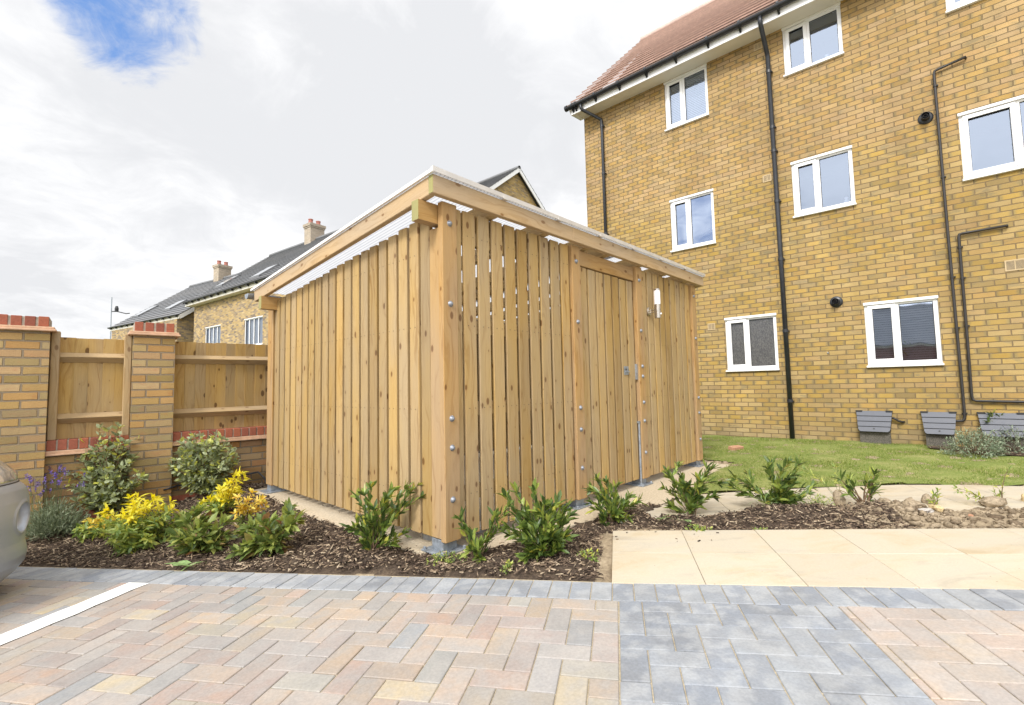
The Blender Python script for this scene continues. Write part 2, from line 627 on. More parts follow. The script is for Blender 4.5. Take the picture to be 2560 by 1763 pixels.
M['brick_wall'] = brick('garden_wall_brick', [(0.34, 0.255, 0.115), (0.45, 0.315, 0.135), (0.48, 0.325, 0.145), (0.46, 0.275, 0.120), (0.48, 0.34, 0.155), (0.35, 0.27, 0.125)],
                        (0.26, 0.205, 0.14), kiss=(0.42, 0.200, 0.092), kissamt=0.45, joint=0.012, bump_d=0.009)
M['brick_low'] = brick('low_wall_brick', [(0.28, 0.19, 0.095), (0.36, 0.21, 0.092), (0.38, 0.20, 0.087), (0.35, 0.235, 0.11), (0.29, 0.20, 0.10)],
                       (0.21, 0.165, 0.115), kiss=(0.34, 0.140, 0.07), kissamt=0.5, joint=0.012, bump_d=0.009)
M['brick_far'] = brick('far_house_brick', [(0.22, 0.17, 0.13), (0.46, 0.33, 0.15), (0.50, 0.36, 0.17), (0.48, 0.34, 0.16), (0.30, 0.23, 0.16), (0.20, 0.16, 0.13)],
                       (0.40, 0.33, 0.22), kiss=(0.30, 0.22, 0.14), kissamt=0.4)
M['brick_gable'] = brick('gable_brick', [(0.24, 0.18, 0.12), (0.48, 0.33, 0.13), (0.52, 0.36, 0.14), (0.46, 0.31, 0.12), (0.29, 0.22, 0.15), (0.50, 0.36, 0.15)],
                         (0.30, 0.24, 0.15), kissamt=0.2)
M['brick_chimney'] = brick('chimney_brick', [(0.42, 0.355, 0.275), (0.46, 0.385, 0.30), (0.43, 0.36, 0.28)], (0.42, 0.36, 0.29), kissamt=0.05)
M['brick_red_house'] = brick('dark_red_brick', [(0.16, 0.055, 0.035), (0.24, 0.08, 0.05), (0.20, 0.07, 0.045)], (0.2, 0.13, 0.1), kissamt=0.2)
M['red_brick'] = island_ramp('red_capping_brick', [(0.0, (0.25, 0.085, 0.058)), (0.5, (0.35, 0.115, 0.062)), (1.0, (0.30, 0.10, 0.065))], nscale=60, bmp=0.001)
M['mortar'] = plain('mortar', (0.36, 0.31, 0.25), 0.95, var=0.2, scale=30, bmp=0.001)
M['tile_cap'] = plain('clay_creasing_tile', (0.56, 0.36, 0.235), 0.85, var=0.14, scale=14, bmp=0.0006)
M['roof_red'] = island_ramp('terracotta_roof_tile', [(0.0, (0.47, 0.345, 0.305)), (0.5, (0.51, 0.38, 0.335)), (1.0, (0.49, 0.355, 0.31))], rough=0.6, nscale=14, spec=0.4)
M['roof_dark'] = island_ramp('slate_grey_roof_tile', [(0.0, (0.135, 0.14, 0.15)), (0.5, (0.165, 0.165, 0.17)), (1.0, (0.145, 0.15, 0.16))], rough=0.6, nscale=10, spec=0.4)
M['white'] = plain('white_upvc', (0.80, 0.80, 0.81), 0.30, var=0.02, scale=3)
M['soffit'] = plain('cream_soffit', (0.72, 0.69, 0.62), 0.5, var=0.03, scale=3)
M['black'] = plain('black_plastic', (0.017, 0.019, 0.024), 0.35, var=0.2, scale=10)
M['pipe'] = plain('waste_pipe_plastic', (0.022, 0.019, 0.018), 0.45, var=0.2, scale=10)
M['galv'] = plain('galvanised_steel', (0.31, 0.345, 0.39), 0.48, metal=0.5, var=0.25, scale=30)
M['steel'] = plain('brushed_steel', (0.50, 0.46, 0.41), 0.30, metal=0.95, var=0.1, scale=30)
M['bolt'] = plain('zinc_bolt', (0.27, 0.29, 0.33), 0.45, metal=0.5, var=0.15, scale=60)
M['opal'] = plain('opal_lamp_glass', (0.84, 0.83, 0.87), 0.25, var=0.01)
M['vent'] = plain('buff_vent_plastic', (0.46, 0.35, 0.20), 0.6, var=0.06)
M['boxlid'] = plain('grey_meter_lid', (0.085, 0.092, 0.115), 0.5, var=0.10, scale=26, bmp=0.0006)
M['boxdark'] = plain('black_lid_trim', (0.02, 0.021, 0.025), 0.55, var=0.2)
M['boxbase'] = plain('meter_box_base', (0.11, 0.10, 0.085), 0.95, var=0.5, scale=90, bmp=0.002)
M['tub'] = plain('grey_tub_plastic', (0.33, 0.34, 0.35), 0.5, var=0.1)
M['paper'] = plain('paper_label', (0.72, 0.73, 0.75), 0.7, var=0.03)
M['paint_line'] = plain('white_line_paint', (0.84, 0.84, 0.82), 0.75, var=0.05, scale=20, bmp=0.001)
M['concrete'] = None
M['tyre'] = plain('black_rubber', (0.02, 0.02, 0.02), 0.8)
M['bike_frame'] = plain('bike_paint', (0.30, 0.32, 0.36), 0.3)
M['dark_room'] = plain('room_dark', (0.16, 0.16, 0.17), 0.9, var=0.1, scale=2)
M['terracotta'] = plain('chimney_pot_clay', (0.36, 0.14, 0.11), 0.8)
M['cable'] = plain('black_cable', (0.03, 0.035, 0.045), 0.5)


def ground_mat(name, tones, nscale, fine, bmp=0.003, rough=0.92):
    m, g = mat(name)
    pos = g.n('ShaderNodeNewGeometry').outputs['Position']
    a = g.noise(pos, nscale, 5, 0.6)
    b = g.noise(pos, fine, 5, 0.7)
    c = g.ramp(g.m('ADD', g.m('MULTIPLY', a, 0.6), g.m('MULTIPLY', b, 0.4)), tones)
    c = g.hsv(c, v=g.rng(b, 0.25, 0.75, 0.8, 1.2))
    g.set(g.bsdf, 'Base Color', c)
    g.set(g.bsdf, 'Roughness', rough)
    g.set(g.bsdf, 'Specular IOR Level', 0.2)
    bump(g, b, bmp)
    return m


M['concrete'] = ground_mat('bare_concrete', [(0.3, (0.42, 0.35, 0.255)), (0.5, (0.50, 0.425, 0.315)), (0.7, (0.53, 0.455, 0.345))], 1.6, 60, 0.001)
M['soil'] = ground_mat('dry_soil', [(0.3, (0.17, 0.13, 0.085)), (0.5, (0.31, 0.245, 0.165)), (0.7, (0.39, 0.32, 0.225))], 5, 45, 0.006)
M['mulch_base'] = ground_mat('dark_mulch_soil', [(0.3, (0.035, 0.026, 0.02)), (0.5, (0.075, 0.055, 0.04)), (0.7, (0.15, 0.11, 0.075))], 12, 70, 0.006)
M['sand'] = ground_mat('jointing_sand', [(0.3, (0.36, 0.30, 0.205)), (0.7, (0.50, 0.425, 0.30))], 8, 90, 0.002)
M['lawn'] = ground_mat('lawn_turf', [(0.32, (0.13, 0.175, 0.04)), (0.48, (0.185, 0.225, 0.06)), (0.62, (0.28, 0.28, 0.11)), (0.75, (0.34, 0.31, 0.15))], 2.3, 45, 0.004)
M['far_ground'] = ground_mat('far_ground', [(0.3, (0.10, 0.13, 0.04)), (0.7, (0.2, 0.19, 0.09))], 0.3, 4)
M['chip'] = island_ramp('bark_chip', [(0.0, (0.03, 0.021, 0.017)), (0.38, (0.075, 0.053, 0.040)), (0.62, (0.15, 0.107, 0.077)), (0.84, (0.29, 0.215, 0.145)), (1.0, (0.48, 0.39, 0.28))], nscale=120, namt=0.25, spec=0.15, bmp=0)
M['clod'] = island_ramp('soil_clod', [(0.0, (0.13, 0.095, 0.062)), (0.6, (0.255, 0.20, 0.135)), (1.0, (0.36, 0.29, 0.205))], nscale=55, namt=0.38, bmp=0.008)
M['stone_yellow'] = ground_mat('yellow_stone', [(0.3, (0.5, 0.38, 0.2)), (0.7, (0.6, 0.48, 0.28))], 12, 60)
M['stone_grey'] = ground_mat('grey_stone', [(0.3, (0.36, 0.33, 0.30)), (0.7, (0.5, 0.47, 0.43))], 12, 60)
M['stone_red'] = ground_mat('brick_fragment', [(0.3, (0.40, 0.21, 0.13)), (0.7, (0.48, 0.28, 0.18))], 12, 60)
M['paver'] = island_ramp('buff_block_paving', [(0.0, (0.32, 0.298, 0.268)), (0.14, (0.39, 0.322, 0.258)), (0.28, (0.325, 0.283, 0.268)), (0.42, (0.405, 0.350, 0.262)), (0.55, (0.275, 0.288, 0.302)), (0.66, (0.395, 0.330, 0.275)), (0.78, (0.37, 0.285, 0.245)), (0.9, (0.305, 0.298, 0.29)), (1.0, (0.385, 0.325, 0.28))],
                         nscale=90, namt=0.11, spec=0.25, second=((0.345, 0.33, 0.315), 0.5), bmp=0.0008)
M['paver_pink'] = island_ramp('pink_block_paving', [(0.0, (0.39, 0.325, 0.285)), (0.3, (0.405, 0.35, 0.30)), (0.6, (0.375, 0.32, 0.285)), (0.85, (0.42, 0.365, 0.30)), (1.0, (0.35, 0.315, 0.30))],
                              nscale=90, namt=0.11, spec=0.25, second=((0.37, 0.35, 0.335), 0.45), bmp=0.0008)
M['paver_grey'] = island_ramp('grey_block_paving', [(0.0, (0.225, 0.240, 0.266)), (0.5, (0.262, 0.278, 0.305)), (1.0, (0.30, 0.313, 0.330))], nscale=90, namt=0.11, spec=0.25,
                              second=((0.38, 0.39, 0.40), 0.55), bmp=0.0008)
M['slab'] = None


def slab_mat():
    m, g = mat('riven_yellow_slab')
    pos = g.n('ShaderNodeNewGeometry').outputs['Position']
    r = island(g)
    a = g.noise(g.vm('ADD', g.vm('MULTIPLY', pos, (0.7, 1.5, 1)), g.vm('SCALE', (1, 1, 1), scale=g.m('MULTIPLY', r, 9.0))), 2.6, 9, 0.66, 0.5)
    f = g.noise(pos, 110, 4, 0.7)
    c = g.ramp(a, [(0.32, (0.47, 0.425, 0.345)), (0.49, (0.495, 0.44, 0.345)), (0.60, (0.485, 0.415, 0.305)), (0.70, (0.44, 0.36, 0.245))])
    spk = g.n('ShaderNodeTexVoronoi', feature='F1')
    g.set(spk, 'Vector', pos)
    g.set(spk, 'Scale', 34.0)
    sc = g.n('ShaderNodeSeparateColor')
    g.set(sc, 0, spk.outputs['Color'])
    s = g.m('MULTIPLY', g.m('LESS_THAN', spk.outputs['Distance'], g.m('MULTIPLY', sc.outputs[0], 0.13)), g.m('GREATER_THAN', sc.outputs[1], 0.80))
    c = g.mix(g.m('MULTIPLY', s, 0.6), c, (0.12, 0.09, 0.06))
    grey = g.noise(g.vm('MULTIPLY', pos, (1.0, 2.6, 1)), 1.4, 6, 0.65, 1.0)
    c = g.mix(g.m('MULTIPLY', g.rng(grey, 0.53, 0.70), 0.55), c, (0.34, 0.305, 0.25))
    c = g.hsv(c, v=g.m('MULTIPLY', g.rng(f, 0.3, 0.7, 0.95, 1.05), g.rng(r, 0, 1, 0.96, 1.04, False)))
    g.set(g.bsdf, 'Base Color', c)
    g.set(g.bsdf, 'Roughness', 0.8)
    g.set(g.bsdf, 'Specular IOR Level', 0.25)
    bump(g, g.m('ADD', a, g.m('MULTIPLY', f, 0.1)), 0.004)
    return m


M['slab'] = slab_mat()


def glass_mat(name, refl=0.5, tint=(0.62, 0.68, 0.76), textured=0.0, clear=0.75):
    m, g = mat(name)
    gl = g.n('ShaderNodeBsdfGlossy')
    g.set(gl, 'Color', (0.72, 0.82, 1.0, 1))
    g.set(gl, 'Roughness', 0.03 + textured * 0.3)
    tr = g.n('ShaderNodeBsdfTransparent')
    g.set(tr, 'Color', (*tint, 1))
    fr = g.n('ShaderNodeFresnel')
    g.set(fr, 'IOR', 1.5)
    fac = g.m('ADD', g.m('MULTIPLY', fr.outputs[0], 0.9), refl, clamp=True)
    bn = g.n('ShaderNodeBump')
    g.set(bn, 'Distance', 0.002 + 0.006 * textured)
    if textured:
        g.set(bn, 'Height', g.noise(g.vm('MULTIPLY', objc(g), (1, 1, 0.35)), 130, 3, 0.6))
    else:
        g.set(bn, 'Height', g.noise(objc(g), 2.5, 1, 0.4))
    g.set(gl, 'Normal', bn.outputs[0])
    mx = g.n('ShaderNodeMixShader')
    g.set(mx, 0, fac)
    if textured:
        df = g.n('ShaderNodeBsdfDiffuse')
        nn = g.noise(g.vm('MULTIPLY', objc(g), (1, 1, 0.4)), 90, 3, 0.6)
        g.set(df, 'Color', g.ramp(nn, [(0.35, (0.045, 0.042, 0.038)), (0.65, (0.14, 0.13, 0.115))]))
        m2 = g.n('ShaderNodeMixShader')
        g.set(m2, 0, textured)
        g.t.links.new(tr.outputs[0], m2.inputs[1])
        g.t.links.new(df.outputs[0], m2.inputs[2])
        g.t.links.new(m2.outputs[0], mx.inputs[1])
    else:
        g.t.links.new(tr.outputs[0], mx.inputs[1])
    g.t.links.new(gl.outputs[0], mx.inputs[2])
    g.t.links.new(mx.outputs[0], g.out.inputs[0])
    return m


M['glass'] = glass_mat('window_glass', 0.26)
M['glass_low'] = glass_mat('ground_window_glass', 0.54)
M['glass_blue'] = glass_mat('window_glass_clear', 0.40, (0.3, 0.35, 0.45))
M['glass_obscure'] = glass_mat('obscured_glass', 0.03, (0.5, 0.5, 0.5), textured=0.85)
M['glass_far'] = glass_mat('far_window_glass', 0.05, (0.7, 0.74, 0.8))
M['blind'] = plain('white_blind', (0.78, 0.77, 0.75), 0.7, var=0.03)


def poly_roof_mat():
    m, g = mat('opal_polycarbonate')
    uv = g.n('ShaderNodeTexCoord').outputs['Object']
    sp = g.n('ShaderNodeSeparateXYZ')
    g.set(sp, 0, uv)
    fl = g.m('FLOORED_MODULO', g.m('DIVIDE', sp.outputs[0], 0.032), 1.0)
    rib = g.rng(g.m('ABSOLUTE', g.m('SUBTRACT', fl, 0.5)), 0.28, 0.45)
    c = g.mix(rib, (0.82, 0.83, 0.85), (0.60, 0.62, 0.66))
    g.set(g.bsdf, 'Base Color', c)
    g.set(g.bsdf, 'Roughness', 0.35)
    tr = g.n('ShaderNodeBsdfTranslucent')
    g.set(tr, 'Color', g.mix(rib, (0.90, 0.91, 0.93), (0.64, 0.66, 0.70)))
    mx = g.n('ShaderNodeMixShader')
    g.set(mx, 0, 0.72)
    g.t.links.new(g.bsdf.outputs[0], mx.inputs[1])
    g.t.links.new(tr.outputs[0], mx.inputs[2])
    g.t.links.new(mx.outputs[0], g.out.inputs[0])
    return m


M['poly'] = poly_roof_mat()
M['trim'] = plain('aluminium_trim', (0.62, 0.60, 0.58), 0.4, metal=0.3, var=0.06)
M['lens'] = None

# foliage
M['leaf_laurel'] = leaf('glossy_dark_leaf', [(0.0, (0.050, 0.088, 0.026)), (0.4, (0.105, 0.165, 0.038)), (0.75, (0.195, 0.265, 0.055)), (0.94, (0.31, 0.37, 0.08)), (1.0, (0.46, 0.43, 0.07))], 0.28, 0.34)
M['leaf_photinia'] = leaf('fresh_green_leaf', [(0.0, (0.07, 0.11, 0.035)), (0.4, (0.165, 0.225, 0.055)), (0.78, (0.30, 0.355, 0.085)), (0.90, (0.37, 0.39, 0.11)), (1.0, (0.24, 0.12, 0.06))], 0.32, 0.40)
M['leaf_silver'] = leaf('silvery_green_leaf', [(0.0, (0.17, 0.20, 0.10)), (0.35, (0.30, 0.35, 0.20)), (0.66, (0.44, 0.49, 0.31)), (0.82, (0.40, 0.46, 0.15)), (1.0, (0.58, 0.58, 0.11))], 0.30, 0.5)
M['leaf_yellow'] = leaf('acid_yellow_leaf', [(0.0, (0.52, 0.52, 0.05)), (0.5, (0.74, 0.68, 0.05)), (1.0, (0.80, 0.74, 0.10))], 0.38, 0.45)
M['leaf_orange'] = leaf('orange_yellow_leaf', [(0.0, (0.58, 0.50, 0.08)), (0.6, (0.76, 0.63, 0.11)), (1.0, (0.66, 0.42, 0.08))], 0.32, 0.5)
M['leaf_lime'] = leaf('lime_green_leaf', [(0.0, (0.13, 0.21, 0.06)), (0.5, (0.27, 0.36, 0.09)), (0.85, (0.43, 0.48, 0.12)), (1.0, (0.55, 0.54, 0.09))], 0.34, 0.45)
M['leaf_lavender'] = leaf('grey_green_needle', [(0.0, (0.13, 0.165, 0.10)), (0.6, (0.24, 0.29, 0.18)), (1.0, (0.38, 0.42, 0.30))], 0.22, 0.7, 0.2)
M['leaf_hebe'] = leaf('sage_green_leaf', [(0.0, (0.11, 0.15, 0.10)), (0.5, (0.23, 0.29, 0.19)), (1.0, (0.38, 0.43, 0.31))], 0.2, 0.6, 0.3)
M['leaf_dandelion'] = leaf('soft_weed_leaf', [(0.0, (0.20, 0.32, 0.11)), (1.0, (0.32, 0.45, 0.20))], 0.3, 0.6, 0.2)
M['petal'] = leaf('purple_flower', [(0.0, (0.11, 0.075, 0.27)), (0.6, (0.20, 0.13, 0.46)), (1.0, (0.32, 0.24, 0.58))], 0.2, 0.7, 0.2)
M['stem'] = plain('woody_stem', (0.15, 0.095, 0.055), 0.85, var=0.25, scale=40)
M['stem_green'] = plain('green_stem', (0.13, 0.16, 0.06), 0.7, var=0.2, scale=40)
M['grass'] = leaf('grass_blade', [(0.0, (0.105, 0.165, 0.028)), (0.5, (0.17, 0.245, 0.045)), (0.80, (0.29, 0.32, 0.09)), (1.0, (0.44, 0.40, 0.2))], 0.3, 0.6, 0.2)

# ------------------------------------------------------------------ ground
def bend(p):
    """the kerb swings gently away on the left"""
    m = np.maximum(-np.asarray(p, float), 0)
    return .026 * m + .012 * (1 - np.exp(-m / .3))


def PL(p, q, dz=0.0):
    x, y = W(p, q + float(bend(p)))
    return (x, y, plane_z(x, y) + dz)


PAD = [SH(*q) for q in ((-.09, 3.15), (-.10, 2.75), (-.138, 1.72), (-.13, .92), (-.09, .32), (-.03, .10), (.077, -.043), (.33, -.146), (.52, -.150), (.9, -.205), (1.23, -.265), (1.57, -.345), (2.0, -.46), (2.75, -.42), (3.5, -.33), (4.35, -.30), (4.4, 3.15))]
PATH = [SH(1.55, -.47), SH(1.2, -.9), (1.0, 3.60), (1.4, 3.66), (2.2, 3.78), (2.9, 3.70), (3.8, 3.46), (4.8, 3.12), (6.0, 2.6), (7.6, 1.8),
        (8.0, 2.6), (6.4, 3.40), (5.3, 3.95), (4.504, 4.297), (4.06, 4.428), (3.59, 4.523), (2.918, 4.53), (2.271, 4.505), (1.768, 4.455), (1.50, 4.385), SH(2.3, -.52)]
PAD = [tuple(map(float, p)) for p in PAD]
PATH = [tuple(map(float, p)) for p in PATH]
SLAB_P0, SLAB_Q0, SLAB_Q1 = -0.055, 2.556, 3.456


def mound(x, y):
    """bark and soil heaped along the strip between the two paths and round the shelter's corner"""
    p = x * PD[0] + y * PD[1]
    q = x * QD[0] + y * QD[1]
    h = 0.085 * np.exp(-((q - 3.86 - 0.10 * np.clip(p, 0, 3)) / 0.24) ** 2) * sst(-.35, .25, p)
    h = h + 0.040 * np.exp(-(((x + .30) / .9) ** 2 + ((y - 2.92) / .22) ** 2))
    h = h * (0.75 + 0.5 * np.sin(p * 5.3 + 1.0) * np.sin(p * 2.1))
    return h


def soil_height(x, y):
    z = terr(x, y) + mound(x, y) - 0.012
    u = (x - A0[0]) * U[0] + (y - A0[1]) * U[1]
    v = (x - A0[0]) * V[0] + (y - A0[1]) * V[1]
    w = sst(-.85, -.16, u) * sst(-.3, .5, v) * (1 - sst(.3, 1.0, u))
    z = z * (1 - w) + np.maximum(z, -.052) * w
    n = 0.008 * (np.sin(x * 17.3 + y * 5.1) + np.sin(y * 21.7 - x * 9.3) + np.sin(x * 41 + y * 33) * 0.6)
    return z + n


def build_ground():
    o = MB()
    o.face([(-900, -900, -.62), (900, -900, -.62), (900, 900, -.62), (-900, 900, -.62)])
    kind(o.build('ground', M['far_ground']), 'structure')
    # soil sheet behind the kerb
    step = 0.04
    xs = np.arange(-9.0, 11.0, step)
    qs = np.arange(2.552, 17.0, step)
    pg, qg = np.meshgrid(np.arange(-9.5, 10.5, step), qs)
    qw = qg + bend(pg)
    X = pg * PD[0] + qw * QD[0]
    Y = pg * PD[1] + qw * QD[1]
    Z = soil_height(X, Y) + RNG.normal(0, .004, X.shape)
    def inner(poly, e=.035):
        return in_poly(X - e, Y, poly) & in_poly(X + e, Y, poly) & in_poly(X, Y - e, poly) & in_poly(X, Y + e, poly)
    under = inner(PAD) | inner(PATH) | ((pg > SLAB_P0 + .03) & (qg < SLAB_Q1 - .03))
    Z = np.where(under, np.minimum(terr(X, Y) - .09, -.12), Z)
    edge = sst(2.552, 2.70, qg)
    Z = np.where(under, Z, Z * edge + (plane_z(X, Y) - .012) * (1 - edge))
    nj, ni = X.shape
    v = np.stack([X.ravel(), Y.ravel(), Z.ravel()], 1)
    idx = np.arange(nj * ni).reshape(nj, ni)
    f = np.stack([idx[:-1, :-1], idx[:-1, 1:], idx[1:, 1:], idx[1:, :-1]], -1).reshape(-1, 4)
    ob = raw_mesh('soil_bed', v, f, [M['soil'], M['mulch_base']], smooth=True)
    pc = pg[:-1, :-1].ravel() + .02
    qc = qg[:-1, :-1].ravel() + .02
    wob = 0.05 * np.sin(pc * 7) + 0.04 * np.sin(pc * 17 + 1)
    dark = ((pc < SLAB_P0 - .035 + wob * .5) & (qc > 2.565 + wob * .12)) | ((pc < 1.75 + wob * 2) & (qc > SLAB_Q1 + .06 + wob * .5) & (qc < 4.6))
    ob.data.polygons.foreach_set('material_index', dark.astype(np.int32))
    kind(ob, 'structure')

    # concrete pad under the shelter and curved path of yellow slabs
    m = MB()
    m.prism(PAD, -.14, -.05)
    kind(m.build('concrete_pad', M['concrete']), 'structure')
    m = MB()
    # flags of the path: cells of a grid turned along the shelter, clipped to the outline
    pts = np.array(PATH)
    d = np.array([U[0] * .55 - V[0] * .83, U[1] * .55 - V[1] * .83])
    ang = math.atan2(-.16, 1)
    e1 = np.array([math.cos(ang), math.sin(ang)])
    e2 = np.array([-e1[1], e1[0]])
    o0 = np.array([1.27, 4.02])

    def clip(poly, nrm, c):
        out = []
        for i in range(len(poly)):
            a, b = poly[i], poly[(i + 1) % len(poly)]
            da, db = np.dot(a, nrm) - c, np.dot(b, nrm) - c
            if da >= 0:
                out.append(a)
            if da * db < 0:
                out.append(a + (b - a) * da / (da - db))
        return out
    for i in range(-4, 16):
        for j in range(-6, 6):
            poly = [np.array(p) for p in PATH]
            for nrm, c in ((e1, np.dot(o0, e1) + i * .45 + .002), (-e1, -(np.dot(o0, e1) + (i + 1) * .45 - .002)), (e2, np.dot(o0, e2) + j * .45 + .002), (-e2, -(np.dot(o0, e2) + (j + 1) * .45 - .002))):
                if len(poly) > 2:
                    poly = clip(poly, nrm, c)
            if len(poly) < 3:
                continue
            b = len(m.v)
            n = len(poly)
            top = [(float(x), float(y), float(max(-.046, terr(x, y) + .002))) for x, y in poly]
            m.v += top + [(x, y, z - .05) for x, y, z in top]
            m.f.append(tuple(range(b, b + n)))
            m.uv.append([(x, y) for x, y, z in top])
            m.mi.append(0)
            for k in range(n):
                k2 = (k + 1) % n
                m.f.append((b + n + k, b + n + k2, b + k2, b + k))
                m.uv.append([(0, 0), (.4, 0), (.4, .05), (0, .05)])
                m.mi.append(0)
    kind(m.build('curved_path', M['slab']), 'structure')

    # yellow slabs beside the kerb
    m = MB()
    for i in range(0, 18):
        for j in range(2):
            p0 = SLAB_P0 + i * .455
            q0 = SLAB_Q0 + j * .45
            dz = random.uniform(-.001, .001)
            c = PL(p0 + .2275, q0 + .225, -.02 + dz)
            ex = Vector(PL(1, 0)) - Vector(PL(0, 0))
            ey = Vector(PL(0, 1)) - Vector(PL(0, 0))
            ez = ex.cross(ey).normalized()
            m.grid_box(c, ex.normalized() * .4532, ey.normalized() * .4482, ez * .04)
    kind(m.build('slab_path', M['slab'], bevel=.002), 'structure')

    # block paving: herringbone blocks, soldier course at the kerb
    ex = Vector(PL(1, 0)) - Vector(PL(0, 0))
    ey = Vector(PL(0, 1)) - Vector(PL(0, 0))
    ex.normalize(), ey.normalize()
    ez = ex.cross(ey).normalized()
    beds = {'buff': MB(), 'grey': MB(), 'pink': MB(), 'kerb': MB()}

    def block(mb, p0, p1, q0, q1):
        j = .0021
        if p1 - p0 < .02 or q1 - q0 < .02:
            return
        dz = random.uniform(-.0016, .0016)
        tx, ty = random.uniform(-.004, .004), random.uniform(-.004, .004)
        pm, qm = (p0 + p1) / 2, (q0 + q1) / 2
        ex = (Vector(PL(pm + .02, qm)) - Vector(PL(pm - .02, qm))).normalized()
        mb.grid_box(PL(pm, qm, -.03 + dz), (ex + ez * tx) * (p1 - p0 - 2 * j), (ey + ez * ty) * (q1 - q0 - 2 * j), ez * .06, faces='xXyYZ')

    L, B = .206, .103
    BL, BR = -0.021, 0.895
    QT = 2.349

    def herring(mb, pa, pb, po):
        # 90 degree herringbone on a B grid, clipped to pa..pb and the kerb line
        for j in range(-44, 26):
            for i in range(-62, 62):
                t = (i + j) % 4
                if t == 0:
                    r = (i, i + 2, j, j + 1)
                elif t == 2:
                    r = (i, i + 1, j, j + 2)
                else:
                    continue
                p0, p1 = po + r[0] * B, po + r[1] * B
                q0, q1 = QT + r[2] * B - 2.06, QT + r[3] * B - 2.06
                p0, p1, q1 = max(p0, pa), min(p1, pb), min(q1, QT)
                if p1 > p0 and q1 > q0 and -1.2 < q0 and -5.2 < p0 < 4.6:
                    block(mb, p0, p1, q0, q1)
    herring(beds['buff'], -5.2, BL, BL)
    herring(beds['grey'], BL, BR, BL + .002)
    herring(beds['pink'], BR, 4.6, BR + .03)
    i = 0
    while -5.2 + i * B < 4.7:
        p0 = -5.2 + i * B
        block(beds['kerb'], p0, p0 + B, QT, QT + L)
        i += 1
    for nm, key, mt in (('herringbone_paving', 'buff', 'paver'), ('grey_paving_band', 'grey', 'paver_grey'), ('pink_paving', 'pink', 'paver_pink'), ('kerb_course', 'kerb', 'paver_grey')):
        kind(beds[key].build(nm, M[mt], bevel=.0028), 'structure')
    m = MB()
    cuts = [-14, -8, -4, -2, -1, -.5, -.25, 0, 14]
    for a, b in zip(cuts, cuts[1:]):
        m.face([PL(a, -12, -.0055), PL(b, -12, -.0055), PL(b, 2.57, -.0055), PL(a, 2.57, -.0055)])
    kind(m.build('paving_sand', M['sand']), 'structure')
    # white bay line with a slightly uneven edge
    m = MB()
    n = 46
    for k in range(n):
        qa, qb = QT - .005 - k * .1, QT - .005 - (k + 1) * .1
        def wig(t):
            return .004 * math.sin(t * 31) + .003 * math.sin(t * 77 + 1)
        a, b = -2.942, -2.797
        m.face([PL(a + wig(qb), qb, .0045), PL(b + wig(qb + 5), qb, .0045), PL(b + wig(qa + 5), qa, .0045), PL(a + wig(qa), qa, .0045)])
    kind(m.build('parking_line', M['paint_line']), 'structure')

    # lawn sheet
    lawn = [(1.55, 4.42), (1.768, 4.47), (2.271, 4.52), (2.918, 4.545), (3.59, 4.54), (4.06, 4.445), (4.504, 4.315), (5.3, 3.97), (6.4, 3.42), (8.0, 2.62), (10.5, 1.6), (11.5, 2.6),
            (4.95, 7.72), (1.0, 11.2), (.2, 10.3), tuple(SH(4.41, 2.0)), tuple(SH(4.36, -.29)), tuple(SH(3.5, -.33)), tuple(SH(2.75, -.44))]
    lawn = [(float(a), float(b)) for a, b in lawn]
    step = .06
    gx, gy = np.meshgrid(np.arange(-.5, 11.6, step), np.arange(1.5, 11.3, step))
    Z = terr(gx, gy) + .004 + .006 * (np.sin(gx * 7 + gy * 3) + np.sin(gy * 9 - gx * 4))
    ins = in_poly(gx + step / 2, gy + step / 2, lawn)[:-1, :-1].ravel()
    idx = np.arange(gx.size).reshape(gx.shape)
    f = np.stack([idx[:-1, :-1], idx[:-1, 1:], idx[1:, 1:], idx[1:, :-1]], -1).reshape(-1, 4)[ins]
    kind(raw_mesh('lawn', np.stack([gx.ravel(), gy.ravel(), Z.ravel()], 1), f, M['lawn'], smooth=True), 'structure')
    # blades of grass
    N = 330000
    x = RNG.uniform(1.2, 9.5, N)
    y = RNG.uniform(2.6, 10.0, N)
    keep = in_poly(x, y, [(a, b) for a, b in lawn])
    patch = np.sin(x * 2.1 + y * 1.3) + np.sin(y * 3.7 - x * 1.9) + np.sin(x * 5.1 + 2)
    keep &= RNG.random(N) < np.clip(.75 + patch * .18, .25, 1)
    keep &= ~((((x - 6.0) / .75) ** 2 + ((y - 6.0) / .42) ** 2) < 1)
    x, y = x[keep], y[keep]
    n = len(x)
    z = terr(x, y) + .002
    a = RNG.uniform(0, 2 * PI, n)
    h = RNG.uniform(.010, .026, n) * (1 + .25 * np.sin(x * 3 + y * 5))
    w = RNG.uniform(.0016, .003, n)
    lean = RNG.uniform(.2, .9, n) * h
    b = RNG.uniform(0, 2 * PI, n)
    v = np.empty((n, 3, 3))
    v[:, 0] = np.stack([x - np.cos(a) * w, y - np.sin(a) * w, z], 1)
    v[:, 1] = np.stack([x + np.cos(a) * w, y + np.sin(a) * w, z], 1)
    v[:, 2] = np.stack([x + np.cos(b) * lean, y + np.sin(b) * lean, z + h], 1)
    kind(raw_mesh('grass', v.reshape(-1, 3), np.arange(n * 3).reshape(-1, 3), M['grass']), 'stuff')

    # bark chips
    N = 95000
    p = RNG.uniform(-5.6, 2.3, N)
    q = RNG.uniform(2.57, 6.6, N)
    qw = q + bend(p)
    X = p * PD[0] + qw * QD[0]
    Y = p * PD[1] + qw * QD[1]
    u = (X - A0[0]) * U[0] + (Y - A0[1]) * U[1]
    wob = .05 * np.sin(p * 7) + .04 * np.sin(p * 17 + 1)
